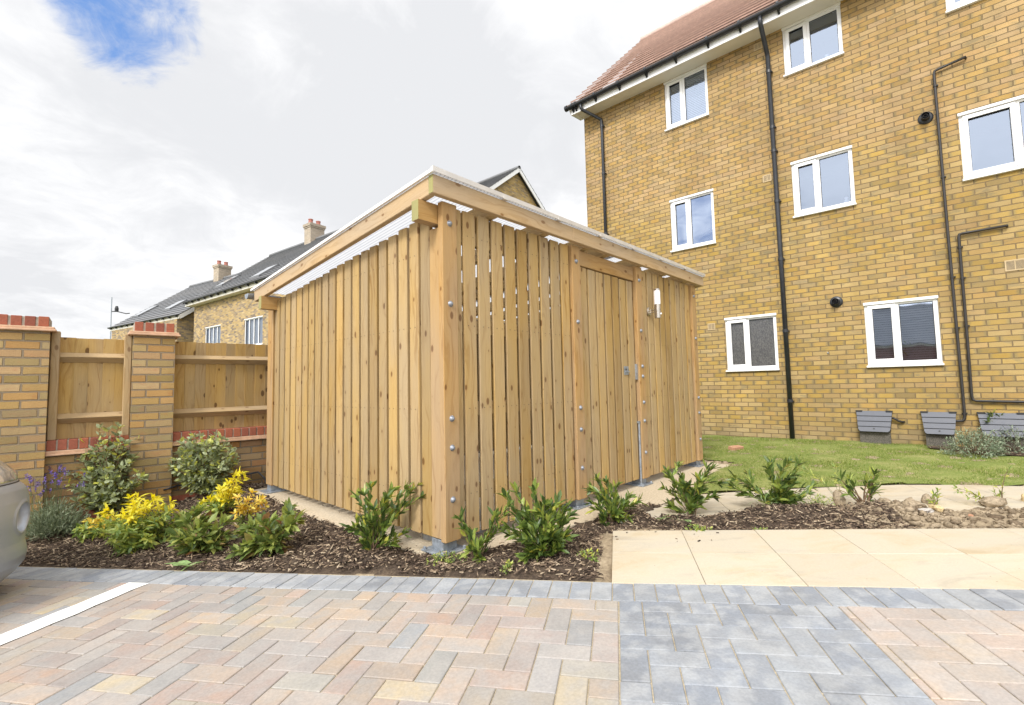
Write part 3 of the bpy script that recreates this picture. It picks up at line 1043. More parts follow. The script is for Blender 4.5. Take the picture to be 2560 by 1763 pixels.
    bed_a = (p < SLAB_P0 - .03 + wob * .5) & (q > 2.575 + np.abs(RNG.normal(0, .03, N))) & (u < 1.0)
    bed_b = (p >= -.2) & (p < 1.8 + wob) & (q > SLAB_Q1 + .035 + RNG.normal(0, .02, N)) & (q < 4.3 + .1 * p)
    ok = (bed_a | bed_b) & ~in_poly(X, Y, PAD) & ~in_poly(X, Y, PATH)
    stray = (RNG.random(N) < .004) & in_poly(X, Y, PAD) & (q < 3.9)
    stray2 = (RNG.random(N) < .02) & (p > SLAB_P0) & (p < 1.0) & (q > 3.2) & (q < SLAB_Q1)
    zs = np.where(stray, -.047, np.where(stray2, plane_z(X, Y) + .003, soil_height(X, Y) + RNG.uniform(.0, .018, N)))
    ok = ok | stray | stray2
    X, Y, zs, flat = X[ok], Y[ok], zs[ok], (stray | stray2)[ok]
    n = len(X)
    ln = RNG.gamma(2.6, .0085, n) + .007
    ln = np.where(flat, ln * .5, ln)
    wd = RNG.uniform(.0012, .0048, n)
    th = RNG.uniform(.001, .003, n)
    yaw = RNG.uniform(0, PI, n)
    pit = np.where(flat, 0.0, RNG.normal(0, .28, n))
    d = np.stack([np.cos(yaw) * np.cos(pit), np.sin(yaw) * np.cos(pit), np.sin(pit)], 1)
    s = np.stack([-np.sin(yaw), np.cos(yaw), RNG.normal(0, .25, n)], 1)
    s /= np.linalg.norm(s, axis=1)[:, None]
    up = np.cross(d, s)
    c = np.stack([X, Y, zs], 1)
    vs = []
    for k in (-1, 1):
        for j in (-1, 1):
            for i in (-1, 1):
                vs.append(c + d * (i * ln / 2 * RNG.uniform(.85, 1.15, n))[:, None] + s * (j * wd * (1 - .3 * (i > 0)))[:, None] + up * (k * th)[:, None])
    v = np.stack(vs, 1)
    quads = np.array([(4, 5, 7, 6), (0, 1, 5, 4), (2, 6, 7, 3), (0, 4, 6, 2), (1, 3, 7, 5)])
    f = (np.arange(n)[:, None, None] * 8 + quads[None]).reshape(-1, 4)
    kind(raw_mesh('bark_mulch', v.reshape(-1, 3), f, M['chip']), 'stuff')

    # crumbs and clods of dry soil at the right end of the strip
    ico = bpy.data.meshes.new('clod_source')
    import bmesh
    bm = bmesh.new()
    bmesh.ops.create_icosphere(bm, subdivisions=3, radius=1)
    bv = np.array([q.co[:] for q in bm.verts])
    bf = np.array([[q.index for q in ff.verts] for ff in bm.faces])
    bm.free()
    bpy.data.meshes.remove(ico)
    bm = bmesh.new()
    bmesh.ops.create_icosphere(bm, subdivisions=1, radius=1)
    sv = np.array([q.co[:] for q in bm.verts])
    sf = np.array([[q.index for q in ff.verts] for ff in bm.faces])
    bm.free()
    V0, F0, off = [], [], 0
    N = 4200
    for k in range(N):
        p = random.uniform(1.45, 4.4)
        if p < 1.75 and random.random() < .6:
            continue
        q = SLAB_Q1 + .03 + abs(random.gauss(0, .30)) if random.random() < .6 else 3.86 + .1 * p + random.gauss(0, .13)
        x, y = W(p, q)
        if q < SLAB_Q1 + .015 or bool(in_poly(x, y, PATH)):
            continue
        r = min(.003 + random.expovariate(1 / .0062), .030)
        sc = np.array([r * random.uniform(.8, 1.5), r * random.uniform(.8, 1.4), r * random.uniform(.5, .95)])
        vv = sv * (1 + RNG.normal(0, .17, (len(sv), 1)) + .24 * np.sin(sv @ RNG.normal(0, 2.6, (3, 1)) + random.uniform(0, 6)))
        ca, sa = math.cos(k), math.sin(k)
        vv = vv * sc
        vv = vv @ np.array([[ca, sa, 0], [-sa, ca, 0], [0, 0, 1]])
        V0.append(vv + np.array([x, y, float(soil_height(x, y)) + sc[2] * .35]))
        F0.append(sf + off)
        off += len(sv)
    kind(raw_mesh('soil_crumbs', np.concatenate(V0), np.concatenate(F0), M['clod']), 'stuff')

    # single stones and clods that stand out
    def stone(name, label, cat, x, y, sc, m, seed, sink=.25, noise=.12):
        r = np.random.default_rng(seed)
        k1, k2 = r.normal(0, 5.0, (3, 1)), r.normal(0, 9.0, (3, 1))
        vv = bv * (1 + r.normal(0, noise * .35, (len(bv), 1)) + noise * 1.5 * np.sin(bv @ r.normal(0, 2.0, (3, 1)) + r.uniform(0, 6)) + noise * .8 * np.sin(bv @ k1 + 1) + noise * .5 * np.sin(bv @ k2 + 2))
        vv = vv * np.array(sc)
        a = r.uniform(0, 6)
        vv = vv @ np.array([[math.cos(a), math.sin(a), 0], [-math.sin(a), math.cos(a), 0], [0, 0, 1]])
        o = raw_mesh(name, vv, bf, m)
        o.location = (x, y, float(soil_height(x, y)) + sc[2] * (1 - sink * 2))
        return tag(o, label, cat)
    stone('upright_clod', 'tall lump of dry grey soil standing upright on the bark at the curved path edge', 'soil clod', 2.60, 3.90, (.036, .034, .072), M['clod'], 3, sink=.15)
    stone('broad_clod', 'broad crusty soil clod just right of the woody branching sapling', 'soil clod', 2.93, 3.86, (.048, .04, .030), M['clod'], 5)
    stone('round_clod', 'big rounded heap of dry soil left of the tiny sprig', 'soil clod', 3.12, 3.83, (.062, .055, .045), M['clod'], 6)
    stone('peaked_clod', 'peaked dark soil clod touching the tiny sprig', 'soil clod', 3.28, 3.86, (.040, .038, .052), M['clod'], 8)
    stone('low_clod', 'wide low mound of pale soil in front of the two thin seedlings', 'soil clod', 3.66, 3.72, (.095, .06, .035), M['clod'], 13)
    stone('yellow_stone', 'angular yellow stone lying on the bare soil near the slabs', 'stone', 3.02, 3.50, (.048, .026, .024), M['stone_yellow'], 9, noise=.18)
    stone('grey_stone', 'flat pale grey stone lying left of the yellow stone', 'stone', 2.91, 3.45, (.045, .026, .016), M['stone_grey'], 10, noise=.18)
    stone('brick_fragment', 'small reddish brick fragment right of the yellow stone on the soil', 'brick piece', 3.17, 3.41, (.032, .018, .014), M['stone_red'], 11, noise=.18)
    stone('tan_rock', 'tan rock perched on the soil beside the tallest thin seedling', 'stone', 4.02, 3.83, (.034, .03, .036), M['stone_yellow'], 12, noise=.16)
    stone('white_stone', 'pale flat stone on top of the soil behind the two thin seedlings', 'stone', 4.12, 3.70, (.05, .025, .015), M['stone_grey'], 14, noise=.18)
    # a brick lying sunk in the lawn
    m = MB()
    m.box(-.11, .11, -.05, .05, -.03, .03)
    b = m.build('lawn_brick', M['stone_red'], bevel=.006)
    b.location = (3.24, 7.05, .012)
    b.rotation_euler = (.12, 0, .5)
    tag(b, 'flat reddish brick lying in the lawn near the building', 'brick')


build_ground()


# ------------------------------------------------------------------ timber shelter
def build_shelter():
    T = thing('timber_shelter', 'slatted timber cycle shelter with a sloping white roof', 'shelter', (A0[0], A0[1], -.05), UA)
    Z = .05      # local z = world z + .05

    def slope(v):           # underside line of the roof over v (world z)
        return 2.216 - .0882 * (v + .062)

    # posts: planks with bolts, uprights behind, galvanised feet
    def post(u, bolts, top=2.213, bottom=.022, label=None):
        m = MB()
        m.box(u, u + .125, 0, .048, bottom + Z, top + Z)
        m.box(u + .008, u + .105, .049, .150, bottom + .012 + Z, top - .16 + Z)
        p = m.build('post', M['wood_post'], T, bevel=.004)
        if label:
            p['label'] = label
        for zb in bolts:
            b = MB()
            c = (u + .0625, 0, zb + Z)
            b.lathe((c[0], .002, c[2]), (0, -1, 0), [(0, .021), (.0025, .021), (.0035, .0165), (.009, .016), (.015, .012), (.018, .005), (.0185, 0)], 14)
            b.build('bolt', M['bolt'], p, smooth=True)
        f = MB()
        f.box(u + .006, u + .118, .035, .147, .012, bottom + Z + .008)
        f.box(u - .045, u + .170, -.015, .200, .001, .012)
        for du, dv in ((-.028, .0), (.153, .0), (-.028, .182), (.153, .182)):
            f.lathe((u + du, dv, .012), (0, 0, 1), [(0, .011), (.012, .011), (.016, .006), (.017, 0)], 8)
        f.build('foot_bracket', M['galv'], p, bevel=.0015)
        return p
    ZB = (2.074, 1.538, .793, .607, .281)
    post(0, ZB)
    post(1.428, ZB)
    post(2.558, (2.071, 1.538, 1.166, 1.062, .794, .604, .282))
    post(3.972, ZB)
    # back posts
    for u, w in ((0.0, 'rear'), (3.97, 'rear')):
        m = MB()
        m.box(u, u + .13, 2.825, 2.965, .022 + Z, 1.955 + Z - (.0))
        p = m.build('post', M['wood_post'], T, bevel=.004)
        f = MB()
        f.box(u + .008, u + .115, 2.84, 2.95, .012, .08)
        f.box(u - .05, u + .17, 2.79, 3.0, .001, .012)
        f.build('foot_bracket', M['galv'], p, bevel=.0015)

    def slats_u(name, spans, v0, v1, zb, zt, parent, mt='wood', bevel=.004):
        m = MB()
        for a, b in spans:
            j = random.uniform(-.004, .004)
            tw = random.uniform(-.002, .002)
            m.box(a, b, v0 + tw, v1 + tw, zb + Z + random.uniform(-.002, .002), zt + Z + j)
        return m.build(name, M[mt], parent, bevel=bevel)
    # front, left bay and right bay
    pitch = .1372
    slats_u('slat_panel', [(.196 + i * pitch, .196 + i * pitch + .1105) for i in range(9)], .018, .039, .024, 2.205, T)
    slats_u('corner_slat', [(.129, .185)], .024, .054, .024, 2.20, T)
    slats_u('slat_panel', [(2.690 + i * pitch * 1.02, 2.690 + i * pitch * 1.02 + .1130) for i in range(9)], .018, .039, .024, 2.203, T)
    # rails behind the slats
    for z in (.24, .80, 1.36, 1.98):
        for a, b in ((.11, 1.43), (2.665, 3.975)):
            m = MB()
            m.box(a, b, .041, .085, z + Z, z + .095 + Z)
            m.build('front_rail', M['wood'], T, bevel=.003)
    # left side slats follow the roof slope
    m = MB()
    for k in range(19):
        v0 = .279 + .1335 * k
        b = v0 + .1020 + random.uniform(-.003, .003)
        t0, t1 = slope(v0) - .035, slope(b) - .035
        x0, x1 = .006 + random.uniform(-.002, .002), .050
        zb = .028 + Z + random.uniform(-.003, .003)
        jj = random.uniform(-.005, .005)
        m.grid_box((.028, (v0 + b) / 2, (zb + (t0 + t1) / 2 + Z + jj) / 2), (x1 - x0, 0, 0), (0, b - v0, 0), (0, 0, (t0 + t1) / 2 + Z + jj - zb))
    m.box(.018, .05, .160, .268, .028 + Z, 2.15 + Z)
    m.build('side_slat_panel', M['wood'], T, bevel=.005)
    for z in (.24, .80, 1.36, 1.86):
        m = MB()
        m.box(.051, .095, .15, 2.83, z + Z, z + .095 + Z)
        m.build('side_rail', M['wood'], T, bevel=.003)
    # back and right walls
    slats_u('rear_slat_panel', [(.14 + i * pitch, .14 + i * pitch + .122) for i in range(28)], 2.92, 2.952, .03, 1.92, T)
    m = MB()
    for k in range(19):
        v0 = .18 + .139 * k
        m.box(4.05, 4.085, v0, v0 + .124, .028 + Z, slope(v0 + .06) - .04 + Z)
    m.build('far_side_slat_panel', M['wood'], T, bevel=.004)

    # gate between the second and third post
    gt = slats_u('gate', [(1.580 + i * .1395, 1.580 + i * .1395 + .1155) for i in range(7)], .036, .068, .022, 2.046, T)
    for z in (.24, .80, 1.36, 1.86):
        m = MB()
        m.box(1.575, 2.545, .070, .108, z + Z, z + .09 + Z)
        m.build('gate_rail', M['wood'], gt, bevel=.003)
    m = MB()
    m.box(1.560, 1.572, .03, .11, .04 + Z, 2.02 + Z)
    m.build('hinge_strip', M['galv'], gt)
    m = MB()
    m.box(2.305, 2.388, .0315, .0355, 1.078 + Z, 1.163 + Z)
    lt = m.build('latch_plate', M['galv'], gt)
    m = MB()
    m.lathe((2.337, .0312, 1.133 + Z), (0, -1, 0), [(0, .010), (.003, .010), (.003, .0)], 10)
    m.build('keyhole', M['black'], lt)
    m = MB()
    m.beam((2.325, .026, 1.108 + Z), (2.398, .026, 1.108 + Z), .010, .010)
    m.build('latch_lever', M['galv'], lt)
    m = MB()
    m.box(2.528, 2.552, .020, .060, 1.03 + Z, 1.19 + Z)
    m.build('strike_plate', M['galv'], T)
    m = MB()
    m.tube([(2.540, .022, -.0 + .012), (2.540, .022, .60 + Z)], .0105, 10)
    m.box(2.524, 2.556, .012, .034, .585 + Z, .605 + Z)
    m.build('drop_bolt', M['galv'], T)
    # header board above the gate
    m = MB()
    m.box(1.556, 2.556, .030, .076, 2.060 + Z, 2.196 + Z)
    m.build('gate_header', M['wood_post'], T, bevel=.004)

    # wall plates: their green-tinted sawn ends stick out at the left
    for v0, zt in ((.052, slope(.08) - .004), (2.735, slope(2.78) - .004)):
        m = MB()
        m.cur = 0
        z0, z1 = zt - .130 + Z, zt + Z
        m.box(-.150, 4.16, v0, v0 + .072, z0, z1, faces='XyYzZ')
        m.cur = 1
        m.box(-.1503, -.150, v0, v0 + .072, z0, z1, faces='x')
        m.build('wall_plate', [M['wood_post'], M['wood_green']], T, bevel=.0)
    # rafters
    for u in (.46, 1.06, 1.66, 2.0, 2.62, 3.20, 3.78, 4.12):
        m = MB()
        a = (u, -.016, slope(-.016) + .06 + Z)
        b = (u, 3.0, slope(3.0) + .06 + Z)
        m.beam(a, b, .070, .115)
        m.build('rafter', M['wood'], T, bevel=.003)
    # fascias
    for u in (-.0975, 4.195):
        m = MB()
        m.beam((u, -.0165, slope(-.0165) + .0615 + Z), (u, 3.03, slope(3.03) + .0615 + Z), .045, .123)
        m.build('side_fascia', M['wood_pale'], T, bevel=.004)
    z0 = 2.216 + Z
    for a, b, dz in ((-.119, 1.365, 0), (1.367, 4.218, .001)):
        m = MB()
        m.box(a, b, -.062, -.018, z0 + dz, z0 + .123)
        m.build('front_fascia', M['wood_pale'], T, bevel=.004)
    m = MB()
    m.box(-.1203, -.1193, -.0615, -.0185, z0 + .003, z0 + .12)
    m.build('fascia_end_grain', M['wood_green'], T)
    # roof sheet and its edge trims
    m = MB()
    za, zb = slope(-.07) + .131 + Z, slope(3.07) + .131 + Z
    ang = math.atan2(zb - za, 3.14)
    m.grid_box((2.05, 1.5, (za + zb) / 2), (4.36, 0, 0), (0, 3.14, zb - za), (0, 0, .010))
    m.build('roof_sheet', M['poly'], T)
    m = MB()
    m.box(-.135, 4.235, -.084, -.062, za + .012, za + .030)
    m.box(-.135, 4.235, -.084, -.080, za - .004, za + .012)
    m.build('roof_edge_trim', M['trim'], T)
    m = MB()
    zz = lambda v: slope(v) + .131 + Z
    m.grid_box((-.132, 1.5, zz(1.5) + .003), (.018, 0, 0), (0, 3.16, zz(3.08) - zz(-.08)), (0, 0, .022))
    m.build('roof_edge_cover', M['white'], T)
    for u in (.52, 1.16, 1.78, 2.4, 3.02, 3.64):
        m = MB()
        m.grid_box((u, 1.5, zz(1.5) + .010), (.05, 0, 0), (0, 3.14, zz(3.07) - zz(-.07)), (0, 0, .012))
        m.box(u - .02, u + .02, -.088, -.062, za - .010, za + .014)
        m.build('glazing_bar', M['trim'], T)
    for u, v in ((-.05, .10), (.02, .38), (-.06, .8)):
        m = MB()
        m.lathe((u + .05, v, zz(v)), (0, 0, 1), [(0, .022), (.018, .022), (.026, .016), (.028, 0)], 12)
        m.build('roof_fixing_cap', M['boxdark'], T, smooth=True)
    # gutter along the low rear edge
    m = MB()
    n = 10
    g0 = zz(3.09) - .035
    for k in range(n):
        a, b = PI + k * PI / n, PI + (k + 1) * PI / n
        ya, za_, yb, zb_ = 3.11 + .055 * math.cos(a), g0 + .055 * math.sin(a), 3.11 + .055 * math.cos(b), g0 + .055 * math.sin(b)
        m.face([(-.17, ya, za_), (4.25, ya, za_), (4.25, yb, zb_), (-.17, yb, zb_)])
    m.face([(-.17, 3.11 + .055 * math.cos(PI + k * PI / n), g0 + .055 * math.sin(PI + k * PI / n)) for k in range(n + 1)])
    m.build('gutter', M['galv'], T, smooth=False)
    # small nail heads in rows on the side slats
    m = MB()
    for k in range(19):
        for z in (.29, .85, 1.41, 1.91):
            for dv in (.035, .088):
                v = .279 + .1335 * k + dv
                m.lathe((.0050, v, z + Z), (-1, 0, 0), [(0, .0032), (.0012, .0030), (.0014, 0)], 6)
    for k in range(9):
        for z in (.29, .85, 1.41, 2.03):
            for du in (.035, .088):
                m.lathe((.196 + k * pitch + du, .0165, z + Z), (0, -1, 0), [(0, .0032), (.0012, .0030), (.0014, 0)], 6)
                m.lathe((2.690 + k * pitch * 1.02 + du, .0165, z + Z), (0, -1, 0), [(0, .0032), (.0012, .0030), (.0014, 0)], 6)
    kind(m.build('nail_heads', M['boxdark'], T), 'stuff')

    # outside lamp on the right bay
    x, y = SH(2.84, .018)
    lamp = thing('wall_lamp', 'steel and opal glass tube lamp fixed to the slats right of the gate', 'wall lamp', (x, y, 1.68), UA)
    m = MB()
    m.lathe((0, .0, .082), (0, -1, 0), [(0, .047), (.012, .047), (.018, .040), (.02, 0)], 20)
    m.tube([(0, -.018, .092), (0, -.075, .092)], .007, 8)
    m.tube([(0, -.018, .070), (0, -.075, .070)], .007, 8)
    m.build('wall_mount', M['steel'], lamp, smooth=False)
    m = MB()
    m.lathe((0, -.105, 0), (0, 0, 1), [(0, 0), (0, .033), (.002, .034), (.147, .034), (.148, .030)], 24)
    m.build('lamp_body', M['steel'], lamp)
    m = MB()
    m.lathe((0, -.105, .148), (0, 0, 1), [(0, .0335), (.148, .0335)], 24)
    m.build('lamp_glass', M['opal'], lamp, smooth=True)
    m = MB()
    m.lathe((0, -.105, .296), (0, 0, 1), [(0, .0345), (.018, .0345), (.019, .03), (.022, 0)], 24)
    m.build('lamp_cap', M['steel'], lamp)
    m = MB()
    m.lathe((.006, -.136, .045), (0.15, -1, 0), [(0, .012), (.006, .011), (.011, .006), (.012, 0)], 12)
    m.build('motion_sensor', M['opal'], lamp, smooth=True)

    # round tubs on the concrete just inside the corner
    for (u, v), lab in (((.20, .36), 'grey round tub with a white label behind the front corner bracket'), ((.46, .26), 'grey round tub seen under the front slats right of the corner bracket')):
        x, y = SH(u, v)
        t = thing('round_tub', lab, 'tub', (x, y, -.05), UA + 2.2, None)
        m = MB()
        m.lathe((0, 0, 0), (0, 0, 1), [(0, 0), (0, .092), (.02, .095), (.115, .098), (.118, .104), (.126, .104), (.127, .09), (.12, 0)], 28)
        m.build('tub_body', M['tub'], t, smooth=False)
        m = MB()
        for k in range(8):
            a0, a1 = PI * .55 + k * .09, PI * .55 + (k + 1) * .09
            m.face([(.0985 * math.cos(a0), .0985 * math.sin(a0), .03), (.0985 * math.cos(a1), .0985 * math.sin(a1), .03), (.0995 * math.cos(a1), .0995 * math.sin(a1), .085), (.0995 * math.cos(a0), .0995 * math.sin(a0), .085)])
        m.build('tub_label', M['paper'], t)

    # a bicycle parked inside, glimpsed between the slats
    x, y = SH(.72, 1.3)
    bk = thing('bicycle', 'grey bicycle inside the slatted shelter, glimpsed through the gaps', 'bicycle', (x, y, -.05), UA + 1.35)
    for wx in (-.52, .52):
        m = MB()
        pts = [(wx + .33 * math.cos(a), 0, .34 + .33 * math.sin(a)) for a in np.linspace(0, 2 * PI, 33)]
        m.tube(pts, .017, 8, caps=False)
        w = m.build('wheel', M['tyre'], bk, smooth=True)
        m = MB()
        for k in range(14):
            a = k * 2 * PI / 14
            m.tube([(wx, .02 * (-1) ** k, .34), (wx + .31 * math.cos(a), 0, .34 + .31 * math.sin(a))], .0015, 4)
        m.tube([(wx, -.05, .34), (wx, .05, .34)], .014, 8)
        m.build('spokes', M['galv'], w)
    m = MB()
    bb, st, hd, rr, ff = (-.08, 0, .30), (-.22, 0, .80), (.38, 0, .82), (-.52, 0, .34), (.52, 0, .34)
    for a, b, r in ((bb, st, .016), (st, hd, .016), (bb, (.40, 0, .70), .019), (bb, rr, .010), (rr, (-.2, 0, .74), .009), ((.36, 0, .88), ff, .015)):
        m.tube([a, b], r, 8)
    m.build('frame', M['bike_frame'], bk, smooth=True)
    m = MB()
    m.tube([(.34, 0, .88), (.33, 0, .97)], .013, 8)
    m.tube([(.26, -.28, .98), (.33, -.12, .98), (.34, 0, .97), (.33, .12, .98), (.26, .28, .98)], .012, 8)
    m.build('handlebar', M['tyre'], bk, smooth=True)
    m = MB()
    m.tube([(-.22, 0, .80), (-.235, 0, .90)], .012, 8)
    m.grid_box((-.24, 0, .92), (.26, 0, .01), (0, .12, 0), (0, 0, .05))
    m.build('saddle', M['tyre'], bk, bevel=.015)


build_shelter()


# ------------------------------------------------------------------ garden wall and fence panels on the left
GA = 0.7155023
GO = (-3.588, 4.78)


def at_wall(g, y, z):
    c, s = math.cos(GA), math.sin(GA)
    return (GO[0] + g * c - y * s, GO[1] + g * s + y * c, z)


def build_garden_wall():
    T = thing('garden_wall', 'low brick garden wall with taller capped brick pillars and red coping', 'wall', at_wall(0, 0, 0), GA)
    for a, b in ((-1.112, -.765), (-.176, .164), (3.3, 3.64), (-2.6, -2.26)):
        m = MB()
        w = b - a
        # wrap the courses round the pillar so joints meet at the corners
        z0, z1 = -.25, 1.571
        ub = .045 if a < -.5 else .0
        for (x0, y0, x1, y1, ua) in ((a, 0, b, 0, 0), (b, 0, b, .33, w), (a, .33, a, 0, -.33), (b, .33, a, .33, w + .33)):
            L = math.hypot(x1 - x0, y1 - y0)
            m.face([(x0, y0, z0), (x1, y1, z0), (x1, y1, z1), (x0, y0, z1)], [(ua + ub, z0 + .02), (ua + ub + L, z0 + .02), (ua + ub + L, z1 + .02), (ua + ub, z1 + .02)])
        m.face([(a, 0, z1), (b, 0, z1), (b, .33, z1), (a, .33, z1)])
        p = m.build('pillar', M['brick_wall'], T)
        m = MB()
        m.box(a - .042, b + .042, -.042, .372, 1.571, 1.590)
        m.box(a - .030, b + .030, -.030, .360, 1.590, 1.611)
        m.build('creasing_tile', M['tile_cap'], p, bevel=.004)
        m = MB()
        m.box(a + .008, b - .008, .008, .322, 1.611, 1.698)
        m.build('cap_mortar', M['mortar'], p)
        m = MB()
        n = 4
        pt = (w - .002) / n
        for i in range(n):
            m.box(a + i * pt + .010, a + (i + 1) * pt - .008, .002, .164, 1.614, 1.704 + random.uniform(-.002, .002))
            m.box(a + i * pt + .010, a + (i + 1) * pt - .008, .172, .328, 1.614, 1.704)
        m.build('cap_bricks', M['red_brick'], p, bevel=.003)
    for a, b in ((-2.26, -1.112), (-.765, -.176), (.164, 3.3)):
        m = MB()
        y0, y1 = .058, .27
        zt = .452
        m.face([(a, y0, -.25), (b, y0, -.25), (b, y0, zt), (a, y0, zt)], [(a, -.25 + .002), (b, -.25 + .002), (b, zt + .002), (a, zt + .002)])
        m.face([(b, y1, -.25), (a, y1, -.25), (a, y1, zt), (b, y1, zt)], [(b, -.25), (a, -.25), (a, zt), (b, zt)])
        lw = m.build('low_wall', M['brick_low'], T)
        m = MB()
        m.box(a, b, .022, .30, .452, .470)
        m.box(a, b, .034, .29, .470, .494)
        m.build('creasing_tile', M['tile_cap'], lw, bevel=.003)
        m = MB()
        m.box(a, b, .048, .268, .494, .583)
        m.build('coping_mortar', M['mortar'], lw)
        m = MB()
        k = 0
        n = int(round((b - a) / .0775))
        pt = (b - a) / n
        for i in range(n):
            m.box(a + i * pt + .006, a + (i + 1) * pt - .006, .040, .275, .498, .588 + random.uniform(-.002, .002))
        m.build('coping_bricks', M['red_brick'], lw, bevel=.003)
        m = MB()
        n = int((b - a) / .225) + 1
        for i in range(n):
            m.box(a + i * .225, min(a + i * .225 + .216, b), .044, .060, -.26, -.055)
        m.build('base_bricks', M['red_brick'], lw, bevel=.002)

    def panel(a, b, label, posts):
        t = thing('fence_panel', label, 'fence', at_wall((a + b) / 2, .15, .588), GA, 'timber fence panels on the garden wall')
        c = (a + b) / 2
        m = MB()
        x = a - .01
        bk = .012
        while x < b - .001:
            bk = .026 - bk
            w = min(random.uniform(.095, .118), b - x)
            x2 = x + w
            zt = 1.535 + random.uniform(-.004, .004) - .588
            z0 = .002
            # feather-edged board: thick edge left, thin edge tucked right
            y0 = .015
            m.face([(x - c, y0 - .012, z0), (x2 - c, y0, z0), (x2 - c, y0, zt), (x - c, y0 - .012, zt)], [(z0, 0), (z0, w), (zt, w), (zt, 0)])
            bq = len(m.v) - 4
            m.face([(x - c, y0 + bk, z0), (x - c, y0 - .012, z0), (x - c, y0 - .012, zt), (x - c, y0 + bk, zt)], [(z0, 0), (z0, .02), (zt, .02), (zt, 0)])
            m.face([(x2 - c, y0 + bk, z0), (x - c, y0 + bk, z0), (x - c, y0 + bk, zt), (x2 - c, y0 + bk, zt)], [(z0, 0), (z0, w), (zt, w), (zt, 0)])
            m.face([(x - c, y0 - .012, zt), (x2 - c, y0, zt), (x2 - c, y0 + bk, zt), (x - c, y0 + bk, zt)], [(0, 0), (w, 0), (w, .02), (0, .02)])
            if x2 > b - .002:
                break
            x = x2 - .006
        # merge the faces of a board so that each board keeps one tone
        o = m.build('boards', M['wood_fence'], t)
        import bmesh
        bm = bmesh.new()
        bm.from_mesh(o.data)
        bmesh.ops.remove_doubles(bm, verts=bm.verts, dist=.0002)
        bm.to_mesh(o.data)
        bm.free()
        for z in (1.345, .775):
            m = MB()
            pr = [(.0, z - .588 - .045), (-.055, z - .588 + .005), (-.050, z - .588 + .014), (.0, z - .588 + .048)]
            q = [(.002, pr[0][1]), (pr[1][0], pr[1][1]), (pr[2][0], pr[2][1]), (.002, pr[3][1])]
            L = b - a
            for i in range(4):
                (ya, za), (yb, zb) = q[i], q[(i + 1) % 4]
                m.face([(b - c, ya, za), (a - c, ya, za), (a - c, yb, zb), (b - c, yb, zb)], [(L, i * .1), (0, i * .1), (0, i * .1 + .06), (L, i * .1 + .06)])
            r = m.build('rail', M['wood_rail'], t)
        for x0, x1 in posts:
            m = MB()
            m.box(x0 - c, x1 - c, -.075, .022, .001, 1.585 - .588)
            m.build('side_post', M['wood_rail'], t, bevel=.005)
    panel(-.700, -.238, 'short timber fence panel between the two brick pillars', ((-.760, -.700), (-.238, -.181)))
    panel(.170, 3.29, 'longer timber fence panel running behind the shelter from the right hand pillar', ())
    panel(-2.2, -1.17, 'timber fence panel left of the left hand brick pillar', ((-2.25, -2.2), (-1.17, -1.118)))
    # cable lying on the wall's foot
    m = MB()
    pts = []
    for k in range(16):
        g = .10 + k * .055
        pts.append(at_wall(g, -.012 if g < .18 else .035, .03 + .010 * math.sin(k * .8) + .004 * k))
    pts += [at_wall(.95, -.02, .095), at_wall(1.0, -.10, .03), at_wall(1.02, -.14, -.08)]
    m.tube(pts, .008, 8)
    tag(m.build('cable', M['cable'], smooth=True), 'thin black cable running along the foot of the garden wall behind the shrub', 'cable')


build_garden_wall()


# ------------------------------------------------------------------ buildings
def tiled_roof(name, mt, parent, x0, x1, ye, ze, yr, zr, gauge, th=.022, both=True, under=None):
    """courses of tiles as overlapping strips up to the ridge, on one or both slopes"""
    m = MB()
    L = math.hypot(yr - ye, zr - ze)
    n = int(L / gauge)
    dy, dz = (yr - ye) / L, (zr - ze) / L
    for side in ((1, -1) if both else (1,)):
        for k in range(n + 1):
            a, b = k * gauge, min((k + 1) * gauge + .03, L)
            if b - a < .02:
                continue
            lift = .012

            def P(t, h):
                y, z = ye + dy * t - dz * h, ze + dz * t + dy * h
                if side < 0:
                    y = 2 * yr - y
                return y, z
            (y0, z0), (y1, z1) = P(a, th + lift), P(b, lift * .4)
            (y2, z2), (y3, z3) = P(b, -.012), P(a, lift + th * .30)
            jitter = 0.0
            xa, xb = (x0, x1) if side > 0 else (x1, x0)
            base = len(m.v)
            m.v += [(xa, y0, z0), (xb, y0, z0), (xb, y1, z1), (xa, y1, z1), (xa, y3, z3), (xb, y3, z3), (xb, y2, z2), (xa, y2, z2)]
            for q in ((0, 1, 2, 3), (4, 5, 1, 0), (7, 6, 5, 4), (4, 0, 3, 7), (1, 5, 6, 2)):
                m.f.append(tuple(base + i for i in q))
                m.uv.append([(0, 0)] * 4)
                m.mi.append(0)
    o = m.build(name, mt, parent)
    return o


def half_pipe(m, x0, x1, y, z, r, n=8):
    for k in range(n):
        a, b = PI + k * PI / n, PI + (k + 1) * PI / n
        p = [(y + r * math.cos(t), z + r * math.sin(t)) for t in (a, b)]
        m.face([(x1, *p[0]), (x0, *p[0]), (x0, *p[1]), (x1, *p[1])])
    for x in (x0, x1):
        m.face([(x, y + r * math.cos(PI + k * PI / n), z + r * math.sin(PI + k * PI / n)) for k in range(n + 1)])
    m.face([(x0, y - r, z), (x1, y - r, z), (x1, y + r, z), (x0, y + r, z)])


